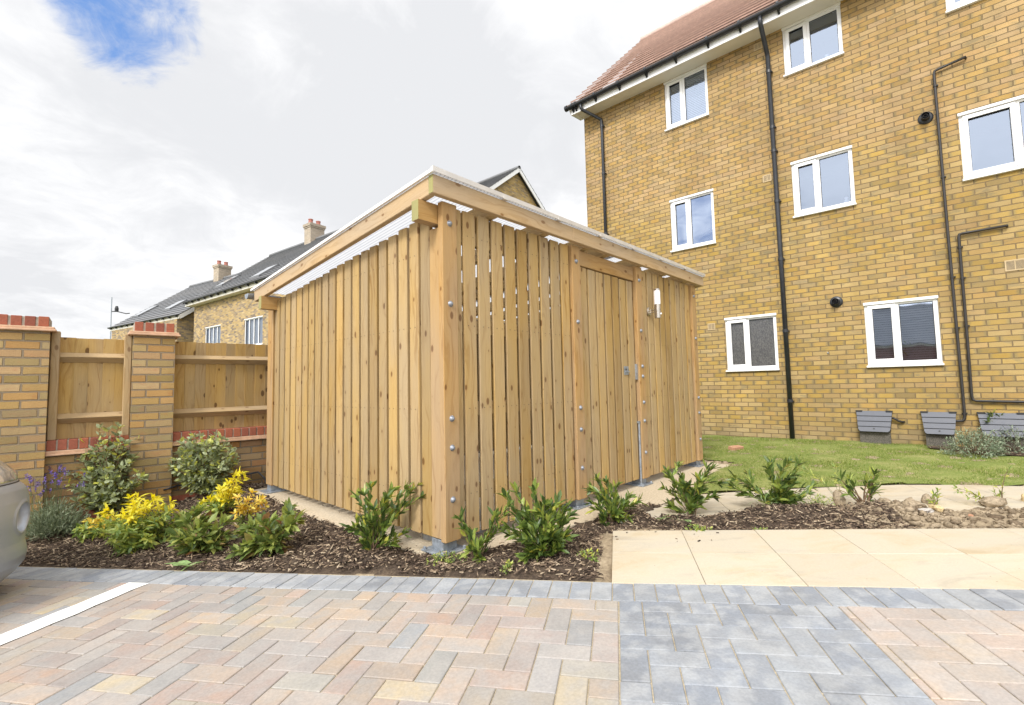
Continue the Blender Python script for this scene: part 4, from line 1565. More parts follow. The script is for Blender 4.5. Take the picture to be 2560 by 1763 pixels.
def open_wall(name, mt, parent, x0, x1, z0, z1, openings, depth=.10, y=0.0, uoff=0.0, voff=0.0):
    """brick front with real openings and reveals"""
    m = MB()
    xs = sorted({x0, x1, *[a for o in openings for a in o[:2]]})
    zs = sorted({z0, z1, *[a for o in openings for a in o[2:4]]})
    for i in range(len(xs) - 1):
        for j in range(len(zs) - 1):
            xa, xb, za, zb = xs[i], xs[i + 1], zs[j], zs[j + 1]
            cx, cz = (xa + xb) / 2, (za + zb) / 2
            if any(o[0] < cx < o[1] and o[2] < cz < o[3] for o in openings):
                continue
            m.face([(xa, y, za), (xb, y, za), (xb, y, zb), (xa, y, zb)], [(xa + uoff, za + voff), (xb + uoff, za + voff), (xb + uoff, zb + voff), (xa + uoff, zb + voff)])
    for a, b, c, d in [o[:4] for o in openings]:
        for p, q in (((a, c), (a, d)), ((b, d), (b, c)), ((a, d), (b, d)), ((b, c), (a, c))):
            L = math.hypot(q[0] - p[0], q[1] - p[1])
            m.face([(p[0], y, p[1]), (q[0], y, q[1]), (q[0], y + depth, q[1]), (p[0], y + depth, p[1])], [(0, 0), (L, 0), (L, depth), (0, depth)])
    return m.build(name, mt, parent)


def window(parent, x0, x1, z0, z1, split=.45, glass='glass', left_opens=True, back=True, lights=2, blind=None, sill=True, name='window', recess=.030):
    """white frame with mullion, one opening sash, panes, a sill, and the room behind"""
    fr = MB()
    t = .056
    y0, y1 = recess, recess + .060
    zs = z0 + (.032 if sill else 0)
    fr.box(x0, x1, y0, y1, z1 - t, z1)
    fr.box(x0, x1, y0, y1, zs, zs + t)
    fr.box(x0, x0 + t, y0, y1, zs + t, z1 - t)
    fr.box(x1 - t, x1, y0, y1, zs + t, z1 - t)
    w = x1 - x0
    if lights == 2:
        cuts = [x0 + w * split]
    else:
        cuts = [x0 + w * k / lights for k in range(1, lights)]
    hm = .026
    for c in cuts:
        fr.box(c - hm, c + hm, y0 + .002, y1, zs + t, z1 - t)
    f = fr.build(name, M['white'], parent, bevel=.004)
    # opening sash, proud of the frame
    edges = [x0 + t] + [v for c in cuts for v in (c - hm, c + hm)] + [x1 - t]
    panes = [(edges[2 * i], edges[2 * i + 1]) for i in range(len(edges) // 2)]
    if left_opens:
        a, b = panes[0][0] - .014, panes[0][1] + .014
        s = MB()
        st = .052
        ya, yb = y0 - .018, y0 - .0005
        za, zb = zs + t - .014, z1 - t + .014
        s.box(a, b, ya, yb, zb - st, zb)
        s.box(a, b, ya, yb, za, za + st)
        s.box(a, a + st, ya, yb, za + st, zb - st)
        s.box(b - st, b, ya, yb, za + st, zb - st)
        # inner lining so that the sash reads as one deep section
        s.box(a + st - .010, a + st + .002, y0 - .006, y1 - .02, za + st, zb - st)
        s.box(b - st - .002, b - st + .010, y0 - .006, y1 - .02, za + st, zb - st)
        s.build('sash', M['white'], f, bevel=.004)
    for i, (a, b) in enumerate(panes):
        g = MB()
        k = .038 if (i == 0 and left_opens) else 0
        g.face([(a + k, y0 + .030, zs + t + k), (b - k, y0 + .030, zs + t + k), (b - k, y0 + .030, z1 - t - k), (a + k, y0 + .030, z1 - t - k)])
        g.build('pane', M[glass] if isinstance(glass, str) else M[glass[i]], f)
        e = MB()
        r = .007
        for q in ((a + k, b - k, zs + t + k, zs + t + k + r), (a + k, b - k, z1 - t - k - r, z1 - t - k), (a + k, a + k + r, zs + t + k, z1 - t - k), (b - k - r, b - k, zs + t + k, z1 - t - k)):
            e.box(q[0], q[1], y0 + .022, y0 + .029, q[2], q[3])
        e.build('glazing_gasket', M['boxdark'], f)
    if sill:
        s = MB()
        s.box(x0 - .012, x1 + .012, -.045, y1, z0, z0 + .031)
        s.build('sill', M['white'], f, bevel=.005)
        s = MB()
        s.box(x0 - .006, x1 + .006, -.004, y0 + .01, z1 - .030, z1 + .012)
        s.build('head_trim', M['white'], f, bevel=.004)
    if blind:
        for a, b in panes:
            if blind == 'slats':
                s = MB()
                z = z1 - .06
                while z > zs + .07:
                    s.face([(a, y0 + .12, z), (b, y0 + .12, z), (b, y0 + .105, z - .030), (a, y0 + .105, z - .030)])
                    z -= .034
                s.build('blind', M['blind'], f)
            else:
                s = MB()
                n = max(2, int((b - a) / .10))
                for k in range(n):
                    xa = a + (b - a) * k / n
                    xb = a + (b - a) * (k + 1) / n
                    s.face([(xa, y0 + .10, zs), (xb - .006, y0 + .125, zs), (xb - .006, y0 + .125, z1), (xa, y0 + .10, z1)])
                s.build('blind', M['blind'], f)
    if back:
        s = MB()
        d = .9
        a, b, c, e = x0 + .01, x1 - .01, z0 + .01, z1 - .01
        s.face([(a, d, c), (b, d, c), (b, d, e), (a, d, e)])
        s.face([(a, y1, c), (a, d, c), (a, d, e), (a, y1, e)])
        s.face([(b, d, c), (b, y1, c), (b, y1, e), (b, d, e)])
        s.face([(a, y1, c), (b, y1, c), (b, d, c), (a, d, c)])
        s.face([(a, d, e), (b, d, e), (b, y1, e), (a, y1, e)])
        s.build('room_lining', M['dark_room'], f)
    return f


BO = (4.87276, 7.72854)
BROT = BA - PI / 2


def at_block(x, y, z):
    c, s = math.cos(BROT), math.sin(BROT)
    return (BO[0] + x * c - y * s, BO[1] + x * s + y * c, z)


def build_block():
    T = thing('apartment_building', 'tall buff brick apartment building with a terracotta tiled roof and white windows', 'building', (BO[0], BO[1], 0), BROT)
    wins = [(-1.338, -.496, 1.153, 2.120, .445, ('glass_obscure', 'glass_obscure'), None),
            (.712, 1.562, 1.148, 2.128, .455, 'glass_low', 'slats'),
            (-2.264, -1.422, 3.530, 4.570, .44, 'glass_blue', None),
            (-.138, .707, 3.679, 4.634, .44, 'glass', None),
            (1.928, 3.13, 3.675, 4.645, .47, 'glass', None),
            (-2.274, -1.426, 5.993, 7.015, .44, 'glass', 'slats'),
            (-.147, .689, 6.142, 7.018, .44, 'glass', None),
            (1.904, 3.10, 6.135, 7.018, .47, 'glass', None),
            (4.1, 4.95, 1.15, 2.12, .45, 'glass', None), (4.4, 5.6, 3.675, 4.645, .47, 'glass', None), (4.4, 5.6, 6.13, 7.018, .47, 'glass', None)]
    ops = [w[:4] for w in wins]
    open_wall('wall', M['brick_main'], T, -4.18, 7.6, -.25, 7.06, ops, voff=-.012)
    # gable end and rear
    m = MB()
    yb = 7.24
    m.face([(-4.18, yb, -.25), (-4.18, 0, -.25), (-4.18, 0, 7.06), (-4.18, yb, 7.06)], [(yb, -.262), (0, -.262), (0, 7.048), (yb, 7.048)])
    m.face([(-4.18, yb, 7.06), (-4.18, 0, 7.06), (-4.18, 3.62, 10.85)], [(yb, 7.048), (0, 7.048), (3.62, 10.838)])
    m.face([(7.6, 0, -.25), (7.6, yb, -.25), (7.6, yb, 7.06), (7.6, 3.62, 10.85), (7.6, 0, 7.06)], [(0, 0), (yb, 0), (yb, 7.3), (3.62, 11), (0, 7.3)])
    m.face([(7.6, yb, -.25), (-4.18, yb, -.25), (-4.18, yb, 7.06), (7.6, yb, 7.06)], [(0, 0), (11.8, 0), (11.8, 7.3), (0, 7.3)])
    m.build('end_wall', M['brick_main'], T)
    for w in wins:
        window(T, *w[:4], split=w[4], glass=w[5], blind=w[6])
    tiled_roof('roof', M['roof_red'], T, -4.40, 7.75, -.42, 7.17, 3.62, 11.0, .335, th=.042)
    m = MB()
    for k in range(27):
        x = -4.40 + k * .45
        m.lathe((x, 3.62, 10.99), (1, 0, 0), [(0, .12), (.446, .115)], 12)
    m.build('ridge_tiles', M['roof_red'], T)
    # eaves: fascia, soffit with vent strip, boxed end
    m = MB()
    m.box(-4.28, 7.7, -.372, -.350, 7.000, 7.185)
    m.build('fascia', M['white'], T, bevel=.003)
    m = MB()
    m.box(-4.275, 7.7, -.349, -.002, 7.030, 7.045)
    m.build('soffit', M['soffit'], T)
    m = MB()
    k = 0
    x = -4.2
    while x < 7.6:
        m.box(x, x + .46, -.330, -.318, 7.0285, 7.031)
        x += .49
    m.build('soffit_vent', M['vent'], T)
    m = MB()
    m.face([(-4.276, -.35, 7.0), (-4.276, .0, 7.03), (-4.276, .0, 7.40), (-4.276, -.35, 7.17)])
    m.face([(-4.19, -.35, 7.0), (-4.19, .0, 7.03), (-4.19, .0, 7.40), (-4.19, -.35, 7.17)][::-1])
    m.face([(-4.276, -.35, 7.0), (-4.19, -.35, 7.0), (-4.19, .0, 7.03), (-4.276, .0, 7.03)][::-1])
    m.build('eaves_box_end', M['white'], T)
    m = MB()
    dy, dz = 3.62 + .42, 11.0 - 7.17
    for t0, t1 in ((0.0, 1.0),):
        a, b = Vector((-4.30, -.35, 7.10)), Vector((-4.30, 3.62, 10.86))
        m.beam(a, b, .05, .16)
        m.beam((-4.30, 7.59, 7.10), (-4.30, 3.62, 10.86), .05, .16)
    m.build('bargeboard', M['white'], T)
    m = MB()
    half_pipe(m, -4.36, 7.7, -.432, 7.165, .058)
    g = m.build('gutter', M['black'], T)
    m = MB()
    for x in [-4.20, -4.12, -3.62, -3.05, -2.45, -1.85, -1.25, -.70, -.10, .5, 1.1, 1.7, 2.3]:
        m.face([(x - .016, -.372, 7.085), (x - .016, -.372, 7.17), (x - .016, -.475, 7.115)])
        m.face([(x + .016, -.372, 7.085), (x + .016, -.475, 7.115), (x + .016, -.372, 7.17)])
        m.face([(x - .016, -.372, 7.035), (x - .016, -.480, 7.105), (x + .016, -.480, 7.105), (x + .016, -.372, 7.035)])
        m.face([(x - .016, -.372, 7.035), (x - .016, -.372, 7.12), (x - .016, -.480, 7.105)])
        m.face([(x + .016, -.372, 7.035), (x + .016, -.480, 7.105), (x + .016, -.372, 7.12)])
        m.lathe((x - .02, -.432, 7.165), (1, 0, 0), [(0, .062), (.04, .062)], 12)
    m.build('gutter_bracket', M['black'], g)
    m = MB()
    m.lathe((-4.385, -.432, 7.163), (1, 0, 0), [(0, .0), (0, .064), (.05, .064)], 12)
    m.build('gutter_stop_end', M['black'], g)

    def pipe(name, pts, r, mt, collars, rc=1.22, hc=.05):
        m = MB()
        m.tube(pts, r, 12)
        p = m.build(name, M[mt], T, smooth=True)
        if collars:
            m = MB()
            for (x, y, z) in collars:
                m.lathe((x, y, z), (0, 0, 1), [(0, r), (0, r * rc), (hc, r * rc), (hc, r)], 12)
                m.box(x + r, x + r + .018, y - .008, y + .05, z + .012, z + .026)
            m.build('pipe_clip', M[mt], p)
        return p
    pipe('downpipe', [(-3.98, -.43, 7.12), (-3.98, -.43, 7.03), (-3.965, -.41, 6.99), (-3.70, -.085, 6.80), (-3.69, -.07, 6.76), (-3.69, -.06, 6.5), (-3.69, -.06, .03)], .034, 'black', [(-3.69, -.06, z) for z in (6.62, 5.55, 4.2, 2.9, 1.6, .4)])
    pipe('downpipe', [(-.375, -.43, 7.12), (-.375, -.43, 7.03), (-.375, -.41, 6.98), (-.375, -.09, 6.66), (-.373, -.06, 6.60), (-.36, -.06, 3.4), (-.348, -.06, .03)], .037, 'black', [(-.372, -.06, 6.3), (-.368, -.06, 5.30), (-.366, -.06, 4.88), (-.362, -.06, 4.0), (-.359, -.06, 3.0), (-.355, -.06, 1.78), (-.350, -.06, .62)])
    pr = .0175
    pipe('waste_pipe', [(2.054, .02, 5.405), (2.054, -.045, 5.404), (1.76, -.045, 5.362), (1.727, -.045, 5.35), (1.718, -.045, 5.31), (1.722, -.045, 3.0), (1.735, -.045, .50), (1.733, -.05, .415), (1.71, -.05, .385), (1.66, -.05, .38), (1.55, -.05, .375)], pr, 'pipe',
         [(1.718, -.045, z) for z in (5.12, 3.78)] + [(1.730, -.045, z) for z in (2.35, 1.64, .47)], 1.35, .022)
    pipe('waste_pipe', [(2.301, .02, 2.957), (2.301, -.045, 2.957), (1.87, -.045, 2.952), (1.838, -.045, 2.945), (1.829, -.045, 2.91), (1.826, -.045, 1.6), (1.820, -.045, .72), (1.828, -.045, .672), (1.86, -.045, .655), (2.6, -.045, .64), (4.0, -.045, .60)], pr, 'pipe',
         [(1.828, -.045, z) for z in (2.75, 2.32, 1.66)], 1.35, .022)
    m = MB()
    m.tube([(.96, -.06, .405), (1.0, -.05, .385), (1.03, -.05, .36), (1.075, -.04, .345), (1.09, .01, .345)], .016, 8)
    m.build('overflow_pipe', M['pipe'], T, smooth=True)

    def vent(x, z, w=.135, h=.125):
        m = MB()
        m.box(x - w / 2, x + w / 2, -.010, -.001, z - h / 2, z - h / 2 + .014)
        m.box(x - w / 2, x + w / 2, -.010, -.001, z + h / 2 - .014, z + h / 2)
        m.box(x - w / 2, x - w / 2 + .014, -.010, -.001, z - h / 2 + .014, z + h / 2 - .014)
        m.box(x + w / 2 - .014, x + w / 2, -.010, -.001, z - h / 2 + .014, z + h / 2 - .014)
        n = 8
        for k in range(n):
            zz = z - h / 2 + .014 + (h - .028) * (k + .5) / n
            m.box(x - w / 2 + .014, x + w / 2 - .014, -.007, -.003, zz - .0035, zz + .0035)
        m.box(x - .004, x + .004, -.008, -.002, z - h / 2 + .014, z + h / 2 - .014)
        v = m.build('air_vent', M['vent'], T)
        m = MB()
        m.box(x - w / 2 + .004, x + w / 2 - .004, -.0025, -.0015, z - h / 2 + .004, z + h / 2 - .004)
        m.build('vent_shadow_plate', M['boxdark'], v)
    vent(-.528, 6.90)
    vent(-.506, 4.489)
    vent(-1.572, 1.999)
    vent(2.34, 2.43, .19, .145)
    for x, z in ((.37, 2.204), (1.591, 4.725)):
        m = MB()
        m.lathe((x, 0, z), (0, -1, 0), [(0, .088), (.012, .088), (.024, .070), (.030, .052), (.115, .050), (.118, .044), (.05, .042), (.04, .0)], 20)
        fl = m.build('flue', M['black'], T, smooth=False)
        m = MB()
        m.lathe((x, -.04, z), (0, -1, 0), [(0, .024), (.062, .024), (.064, .02), (.02, .018), (.02, 0)], 14)
        m.build('flue_core', M['boxdark'], fl)
    m = MB()
    m.lathe((.213, 0, 1.402), (0, -1, 0), [(0, .012), (.012, .012), (.02, .006), (.021, 0)], 10)
    m.build('wall_fixing', M['galv'], T)
    m = MB()
    m.box(-4.182, 7.6, -.012, -.001, -.25, -.005)
    m.build('base_strip', M['mortar'], T)

    # things standing on the inner sills
    def on_sill(nm, label, cat, x, z, fn):
        t = thing(nm, label, cat, at_block(x, .20, z), BROT)
        fn(t)

    def vase(t):
        m = MB()
        m.lathe((0, 0, 0), (0, 0, 1), [(0, 0), (0, .03), (.05, .04), (.10, .025), (.13, .03)], 14)
        m.build('pot', M['opal'], t, smooth=True)

    def flowers(t):
        vase(t)
        V0, F0 = [], []
        rr = np.random.default_rng(int(abs(t.location.z) * 1000))
        leaves(t, 'flower_heads', 'opal', rr.normal(0, .045, (60, 3)) + np.array([0, 0, .19]), rr.normal(0, 1, (60, 3)), .04, .022)

    def bottle(t):
        m = MB()
        m.lathe((0, 0, 0), (0, 0, 1), [(0, 0), (0, .026), (.09, .026), (.12, .011), (.16, .011), (.162, .017), (.18, .017), (.181, 0)], 14)
        m.build('bottle_body', M['opal'], t, smooth=True)

    def pot(t):
        m = MB()
        m.lathe((0, 0, 0), (0, 0, 1), [(0, 0), (0, .045), (.09, .06), (.095, .06), (.09, .05), (.08, 0)], 16)
        m.build('pot', M['tub'], t, smooth=False)
        rr = np.random.default_rng(5)
        leaves(t, 'foliage', 'leaf_lime', rr.normal(0, .045, (50, 3)) + np.array([0, 0, .16]), rr.normal(0, 1, (50, 3)) + np.array([0, 0, .6]), .06, .022)
    z = 1.153 + .095
    on_sill('bottle', 'small white bottle on the sill inside the dark ground floor window', 'bottle', -.60, z, bottle)
    on_sill('potted_plant', 'potted plant in the right pane of the ground floor window with a blind', 'plant', 1.18, 1.148 + .09, pot)
    on_sill('flower_vase', 'white flower arrangement behind the first floor window nearest the roof corner', 'vase', -1.66, 3.53 + .09, flowers)
    on_sill('flower_vase', 'white flowers in a vase behind the wide first floor window at the right edge', 'vase', 2.62, 3.675 + .09, flowers)
    on_sill('ornament', 'small white ornament on the sill of the first floor window beside the tall downpipe', 'ornament', .57, 3.679 + .09, vase)
    on_sill('ornament', 'small white ornament on the sill of the top floor window beside the tall downpipe', 'ornament', .44, 6.142 + .09, vase)


def leaves(parent, name, mt, pos, dirs, length, width, fold=.25, curl=.15, rng=None, jit=.25):
    """a mesh of folded leaf shapes: one at each position pointing along dirs"""
    rng = rng or np.random.default_rng(3)
    pos = np.asarray(pos, float)
    n = len(pos)
    d = np.asarray(dirs, float)
    d = d / np.maximum(np.linalg.norm(d, axis=1)[:, None], 1e-6)
    up = np.tile(np.array([0, 0, 1.0]), (n, 1)) + rng.normal(0, .45, (n, 3))
    s = np.cross(d, up)
    s /= np.maximum(np.linalg.norm(s, axis=1)[:, None], 1e-6)
    u = np.cross(s, d)
    L = (length * np.clip(rng.normal(1, jit, n), .45, 1.6))[:, None]
    w = (width * np.clip(rng.normal(1, jit * .8, n), .5, 1.5))[:, None] / 2
    c = (curl * rng.normal(1, .7, n))[:, None] * L
    fo = fold * w
    P = lambda t, side, k, lift: pos + d * L * t + s * w * side * k + u * (lift * fo - c * t * t)
    v = np.stack([P(0, 0, 0, 0), P(.30, -1, .82, 1), P(.32, 0, 0, 0), P(.30, 1, .82, 1), P(.66, -1, .86, 1), P(.68, 0, 0, 0), P(.66, 1, .86, 1), P(1, 0, 0, 0)], 1)
    quads = np.array([(0, 2, 1, 1), (0, 3, 2, 2), (1, 2, 5, 4), (2, 3, 6, 5), (4, 5, 7, 7), (5, 6, 7, 7)])
    tri = np.array([(0, 2, 1), (0, 3, 2), (1, 2, 5), (1, 5, 4), (2, 3, 6), (2, 6, 5), (4, 5, 7), (5, 6, 7)])
    f = (np.arange(n)[:, None, None] * 8 + tri[None]).reshape(-1, 3)
    return raw_mesh(name, v.reshape(-1, 3), f, M[mt], parent, smooth=False)


build_block()


def meter_box(x0, x1, label, lean=.2):
    """half buried meter box: sloping ribbed lid over a rough base, against the wall"""
    T = thing('meter_box', label, 'meter box', at_block((x0 + x1) / 2, 0, 0), BROT, 'meter boxes along the wall')
    w = (x1 - x0) / 2
    zt, zb = .497, .205
    yt, yb = -.035, -.195
    taper = .03
    m = MB()
    # lid as four boards with grooves, rounded lower corners
    rows_ = [0, .235, .49, .745, 1.0]
    for k in range(4):
        a, b = rows_[k] + (.035 if k else 0), rows_[k + 1] - (.0 if k < 3 else .0)

        def P(t, sx, off=0.0):
            ww = w - taper * t
            return (sx * ww, yt + (yb - yt) * t - off, zt + (zb - zt) * t - off * .4)
        if k < 3:
            q = [P(a, -1), P(b, -1), P(b, 1), P(a, 1)]
        else:
            q = [P(a, -1), P(.88, -1), P(.96, -.95), P(1, -.86), P(1, .86), P(.96, .95), P(.88, 1), P(a, 1)]
        inner = [(x, y + .03, z + .0) for x, y, z in q]
        m.face(q)
        for i in range(len(q)):
            j = (i + 1) % len(q)
            m.face([q[j], q[i], inner[i], inner[j]])
    lid = m.build('lid', M['boxlid'], T, bevel=.003)
    m = MB()
    P2 = lambda t, sx, dy: (sx * (w - taper * t - .004), yt + (yb - yt) * t + dy, zt + (zb - zt) * t)
    m.face([P2(.0, -1, .014), P2(.97, -.93, .014), P2(.97, .93, .014), P2(.0, 1, .014)])
    m.box(-w - .006, -w + .075, yt - .012, -.002, zt - .016, zt + .008)
    m.box(w - .075, w + .006, yt - .012, -.002, zt - .016, zt + .008)
    m.build('lid_trim', M['boxdark'], lid)
    m = MB()
    m.lathe((0, yt + (yb - yt) * .86 - .002, zt + (zb - zt) * .86), (0, -.88, .48), [(0, .011), (.003, .011), (.003, .0)], 10)
    m.build('lid_lock', M['boxdark'], lid)
    m = MB()
    for s in (-1, 1):
        q = [(s * w, -.002, zt), (s * w, yt, zt - .004), (s * (w - taper), yb + .01, zb), (s * (w - taper), -.002, zb)]
        m.face(q if s < 0 else q[::-1])
    m.build('lid_cheek', M['boxdark'], lid)
    m = MB()
    m.box(-w + .035, w - .035, -.125, -.002, -.12, zb + .06)
    m.build('base', M['boxbase'], T, bevel=.004)


meter_box(.53, .962, 'half sunk dark grey meter box nearest the tall downpipe')
meter_box(1.283, 1.652, 'half sunk dark grey meter box between the other two, under a waste pipe')
meter_box(1.862, 2.30, 'half sunk dark grey meter box at the right edge behind sage shrubs')


def build_houses():
    def rooflight(T, x, y0, y1, w, sl, roof, tilt=True):
        zf, s = sl
        m = MB()
        up = .13
        a, b = (y0, zf(y0) + up), (y1, zf(y1) + up)
        m.face([(x - w / 2, *a), (x + w / 2, *a), (x + w / 2, *b), (x - w / 2, *b)])
        g = m.build('roof_window', M['glass_far_roof'], roof)
        m = MB()
        for xx in (x - w / 2, x + w / 2):
            m.beam((xx, a[0], a[1] - .07), (xx, b[0], b[1] - .07), .07, .10)
        for q in (a, b):
            m.beam((x - w / 2 - .035, q[0], q[1] - .07), (x + w / 2 + .035, q[0], q[1] - .07), .07, .10)
        m.build('roof_window_frame', M['roof_dark'], g)

    def chimney(T, roof, x, y, zb, zt, w, d):
        m = MB()

        def ring(a0, a1, b0, b1, z0, z1):
            for (xa, ya, xb, yb2, uo) in ((a0, b0, a1, b0, 0), (a1, b0, a1, b1, w), (a1, b1, a0, b1, w + d), (a0, b1, a0, b0, 2 * w + d)):
                L = math.hypot(xb - xa, yb2 - ya)
                m.face([(xa, ya, z0), (xb, yb2, z0), (xb, yb2, z1), (xa, ya, z1)], [(uo, z0), (uo + L, z0), (uo + L, z1), (uo, z1)])
            m.face([(a0, b0, z1), (a1, b0, z1), (a1, b1, z1), (a0, b1, z1)])
            m.face([(a0, b0, z0), (a0, b1, z0), (a1, b1, z0), (a1, b0, z0)])
        ring(x - w / 2, x + w / 2, y - d / 2, y + d / 2, zb, zt - .22)
        ring(x - w / 2 - .03, x + w / 2 + .03, y - d / 2 - .03, y + d / 2 + .03, zt - .22, zt - .14)
        ring(x - w / 2 - .06, x + w / 2 + .06, y - d / 2 - .06, y + d / 2 + .06, zt - .14, zt)
        c = m.build('chimney', M['brick_chimney'], roof)
        for dx in (-.22, .22):
            m = MB()
            m.lathe((x, y + dx, zt), (0, 0, 1), [(0, .12), (.05, .13), (.22, .105), (.24, .125), (.29, .125), (.29, .09), (.2, .08)], 14)
            m.build('chimney_pot', M['terracotta'], c)

    def house(nm, label, org, ang, L, D, eave, ridge_y, ridge_z, wallx0, wallx1, wins, mt='brick_far', over=.35, rooflights=(), chim=None, verge=.25, roofmat='roof_dark', barge=True, z0=-.62):
        T = thing(nm, label, 'house', (org[0], org[1], 0), ang)
        ye, ze = -over, eave
        s = (ridge_z - ze) / (ridge_y - ye)
        wt = ze - .05
        open_wall('wall', M[mt], T, wallx0, wallx1, z0, wt, [w[:4] for w in wins], depth=.09)
        m = MB()
        yb = 2 * ridge_y
        zt = lambda y: ze + (y - ye) * s - .14
        for x, sg in ((wallx0, -1), (wallx1, 1)):
            q = [(x, 0, z0), (x, yb, z0), (x, yb, wt), (x, ridge_y, zt(ridge_y)), (x, 0, wt)]
            uv = [(0, z0), (yb, z0), (yb, wt), (ridge_y, zt(ridge_y)), (0, wt)]
            if sg < 0:
                q, uv = q[::-1], uv[::-1]
            m.face(q, uv)
        m.face([(wallx1, yb, z0), (wallx0, yb, z0), (wallx0, yb, wt), (wallx1, yb, wt)], [(0, z0), (L, z0), (L, wt), (0, wt)])
        m.build('end_wall', M[mt], T)
        x0, x1 = wallx0 - verge, wallx1 + verge
        rf = tiled_roof('roof', M[roofmat], T, x0, x1, ye, ze, ridge_y, ridge_z, .32, th=.03)
        m = MB()
        k = x0
        while k < x1 - .1:
            m.lathe((k, ridge_y, ridge_z - .03), (1, 0, 0), [(0, .13), (min(.445, x1 - k), .125)], 10)
            k += .45
        m.build('ridge_tiles', M[roofmat], rf)
        m = MB()
        m.box(x0, x1, ye + .01, ye + .03, ze - .20, ze - .01)
        m.box(x0, x1, ye + .03, -.002, ze - .20, ze - .18)
        m.build('eaves_board', M['soffit'], T)
        m = MB()
        half_pipe(m, x0, x1, ye - .06, ze - .0, .07)
        g = m.build('gutter', M['black'], T)
        m = MB()
        k = x0 + .3
        while k < x1:
            m.box(k - .03, k + .03, ye - .11, ye + .01, ze - .12, ze - .05)
            k += .75
        m.build('gutter_bracket', M['black'], g)
        if barge:
            for x in (x0 + .03, x1 - .03):
                m = MB()
                for sg in (1, -1):
                    a, b = Vector((x, ye + .02, ze - .13)), Vector((x, ridge_y, ridge_z - .13))
                    if sg < 0:
                        a.y = 2 * ridge_y - a.y
                    m.beam(a, b, .04, .20)
                m.build('bargeboard', M['white'], T)
        for w in wins:
            window(T, *w[:4], glass='glass_far', lights=w[4], blind='strips' if w[4] > 2 else None, sill=True, left_opens=False)
        for (x, y0, y1, w) in rooflights:
            rooflight(T, x, y0, y1, w, (lambda y: ze + (y - ye) * s, s), rf)
        if chim:
            chimney(T, rf, *chim)
        return T
    M['glass_far_roof'] = plain('bright_roof_glass', (0.62, 0.65, 0.68), 0.10, metal=.75, var=.02, spec=0.9)
    house('detached_house', 'buff brick house with grey tiled roof and two white windows, right behind the fence', (-10.235, 20.0), math.radians(-36.7), 15, 8, 5.63, 4.07, 9.05, -7.9, 6.5,
          [(-6.49, -4.69, 2.95, 4.20, 4), (-2.25, -.55, 2.95, 4.20, 4), (2.2, 3.6, 2.95, 4.2, 3)], rooflights=((-1.55, .10, .95, .82), (-6.4, .55, 1.4, .82)), chim=(-3.44, 4.07, 8.3, 9.85, .62, .80))
    house('detached_house', 'lower buff brick house with grey tiled roof at the far left behind the pillars', (-17.3, 24.7), math.radians(-31.4), 9, 8, 5.05, 4.49, 8.39, -8.55, -.30,
          [(-6.5, -5.2, 2.2, 3.4, 3)], over=.02, rooflights=((-3.55, .85, 1.7, .82), (-7.45, .80, 1.8, .82)), chim=(-4.7, 4.49, 7.6, 9.25, .62, .80))
    # gabled house whose peak shows over the shelter roof: ridge runs away to the left
    r = np.array([-.763, .647])
    gx = np.array([.647, .763])
    ap = np.array([.647, 26.0])
    ang = math.atan2(r[1], r[0])      # local x along the ridge
    # local frame: x along -ridge direction towards the visible gable, y across
    a2 = math.atan2(-r[1], -r[0])
    yv = np.array([-math.sin(a2), math.cos(a2)])
    org = ap - yv * 5.5
    house('gabled_house', 'grey roofed house whose buff brick gable peaks above the shelter roof', (float(org[0]), float(org[1])), a2, 14, 11, 13.19 - 5.85 * .77, 5.5, 13.19, -14, -.25, [], mt='brick_gable', over=.35)
    # red brick house across the car park behind the viewer, seen only mirrored in a ground floor window
    house('red_brick_house', 'dark red brick house mirrored in the right ground floor window', (-13.0, -19.5), math.radians(140), 12, 8, 3.2, 4.0, 6.1, -7, 7, [(-4, -2.6, 1.0, 2.2, 2), (1.5, 3.0, 1.0, 2.2, 2)], mt='brick_red_house')
    # slim mast with a wind sensor, far left
    x, y = -.8459 * 48, 48.0
    t = thing('weather_mast', 'slim weather mast with a wind sensor, far off above the fence', 'mast', (x, y, -.62))
    m = MB()
    m.tube([(0, 0, 0), (0, 0, 11.4)], .045, 8)
    m.build('pole', M['galv'], t)
    m = MB()
    m.tube([(0, 0, 9.95), (.5, .1, 9.95), (1.35, .2, 9.72), (1.7, .2, 9.75)], .05, 8)
    m.lathe((.45, .1, 9.95), (0, 0, 1), [(0, .16), (.3, .17), (.55, .10), (.56, 0)], 12)
    m.build('wind_sensor', M['boxdark'], t)


build_houses()


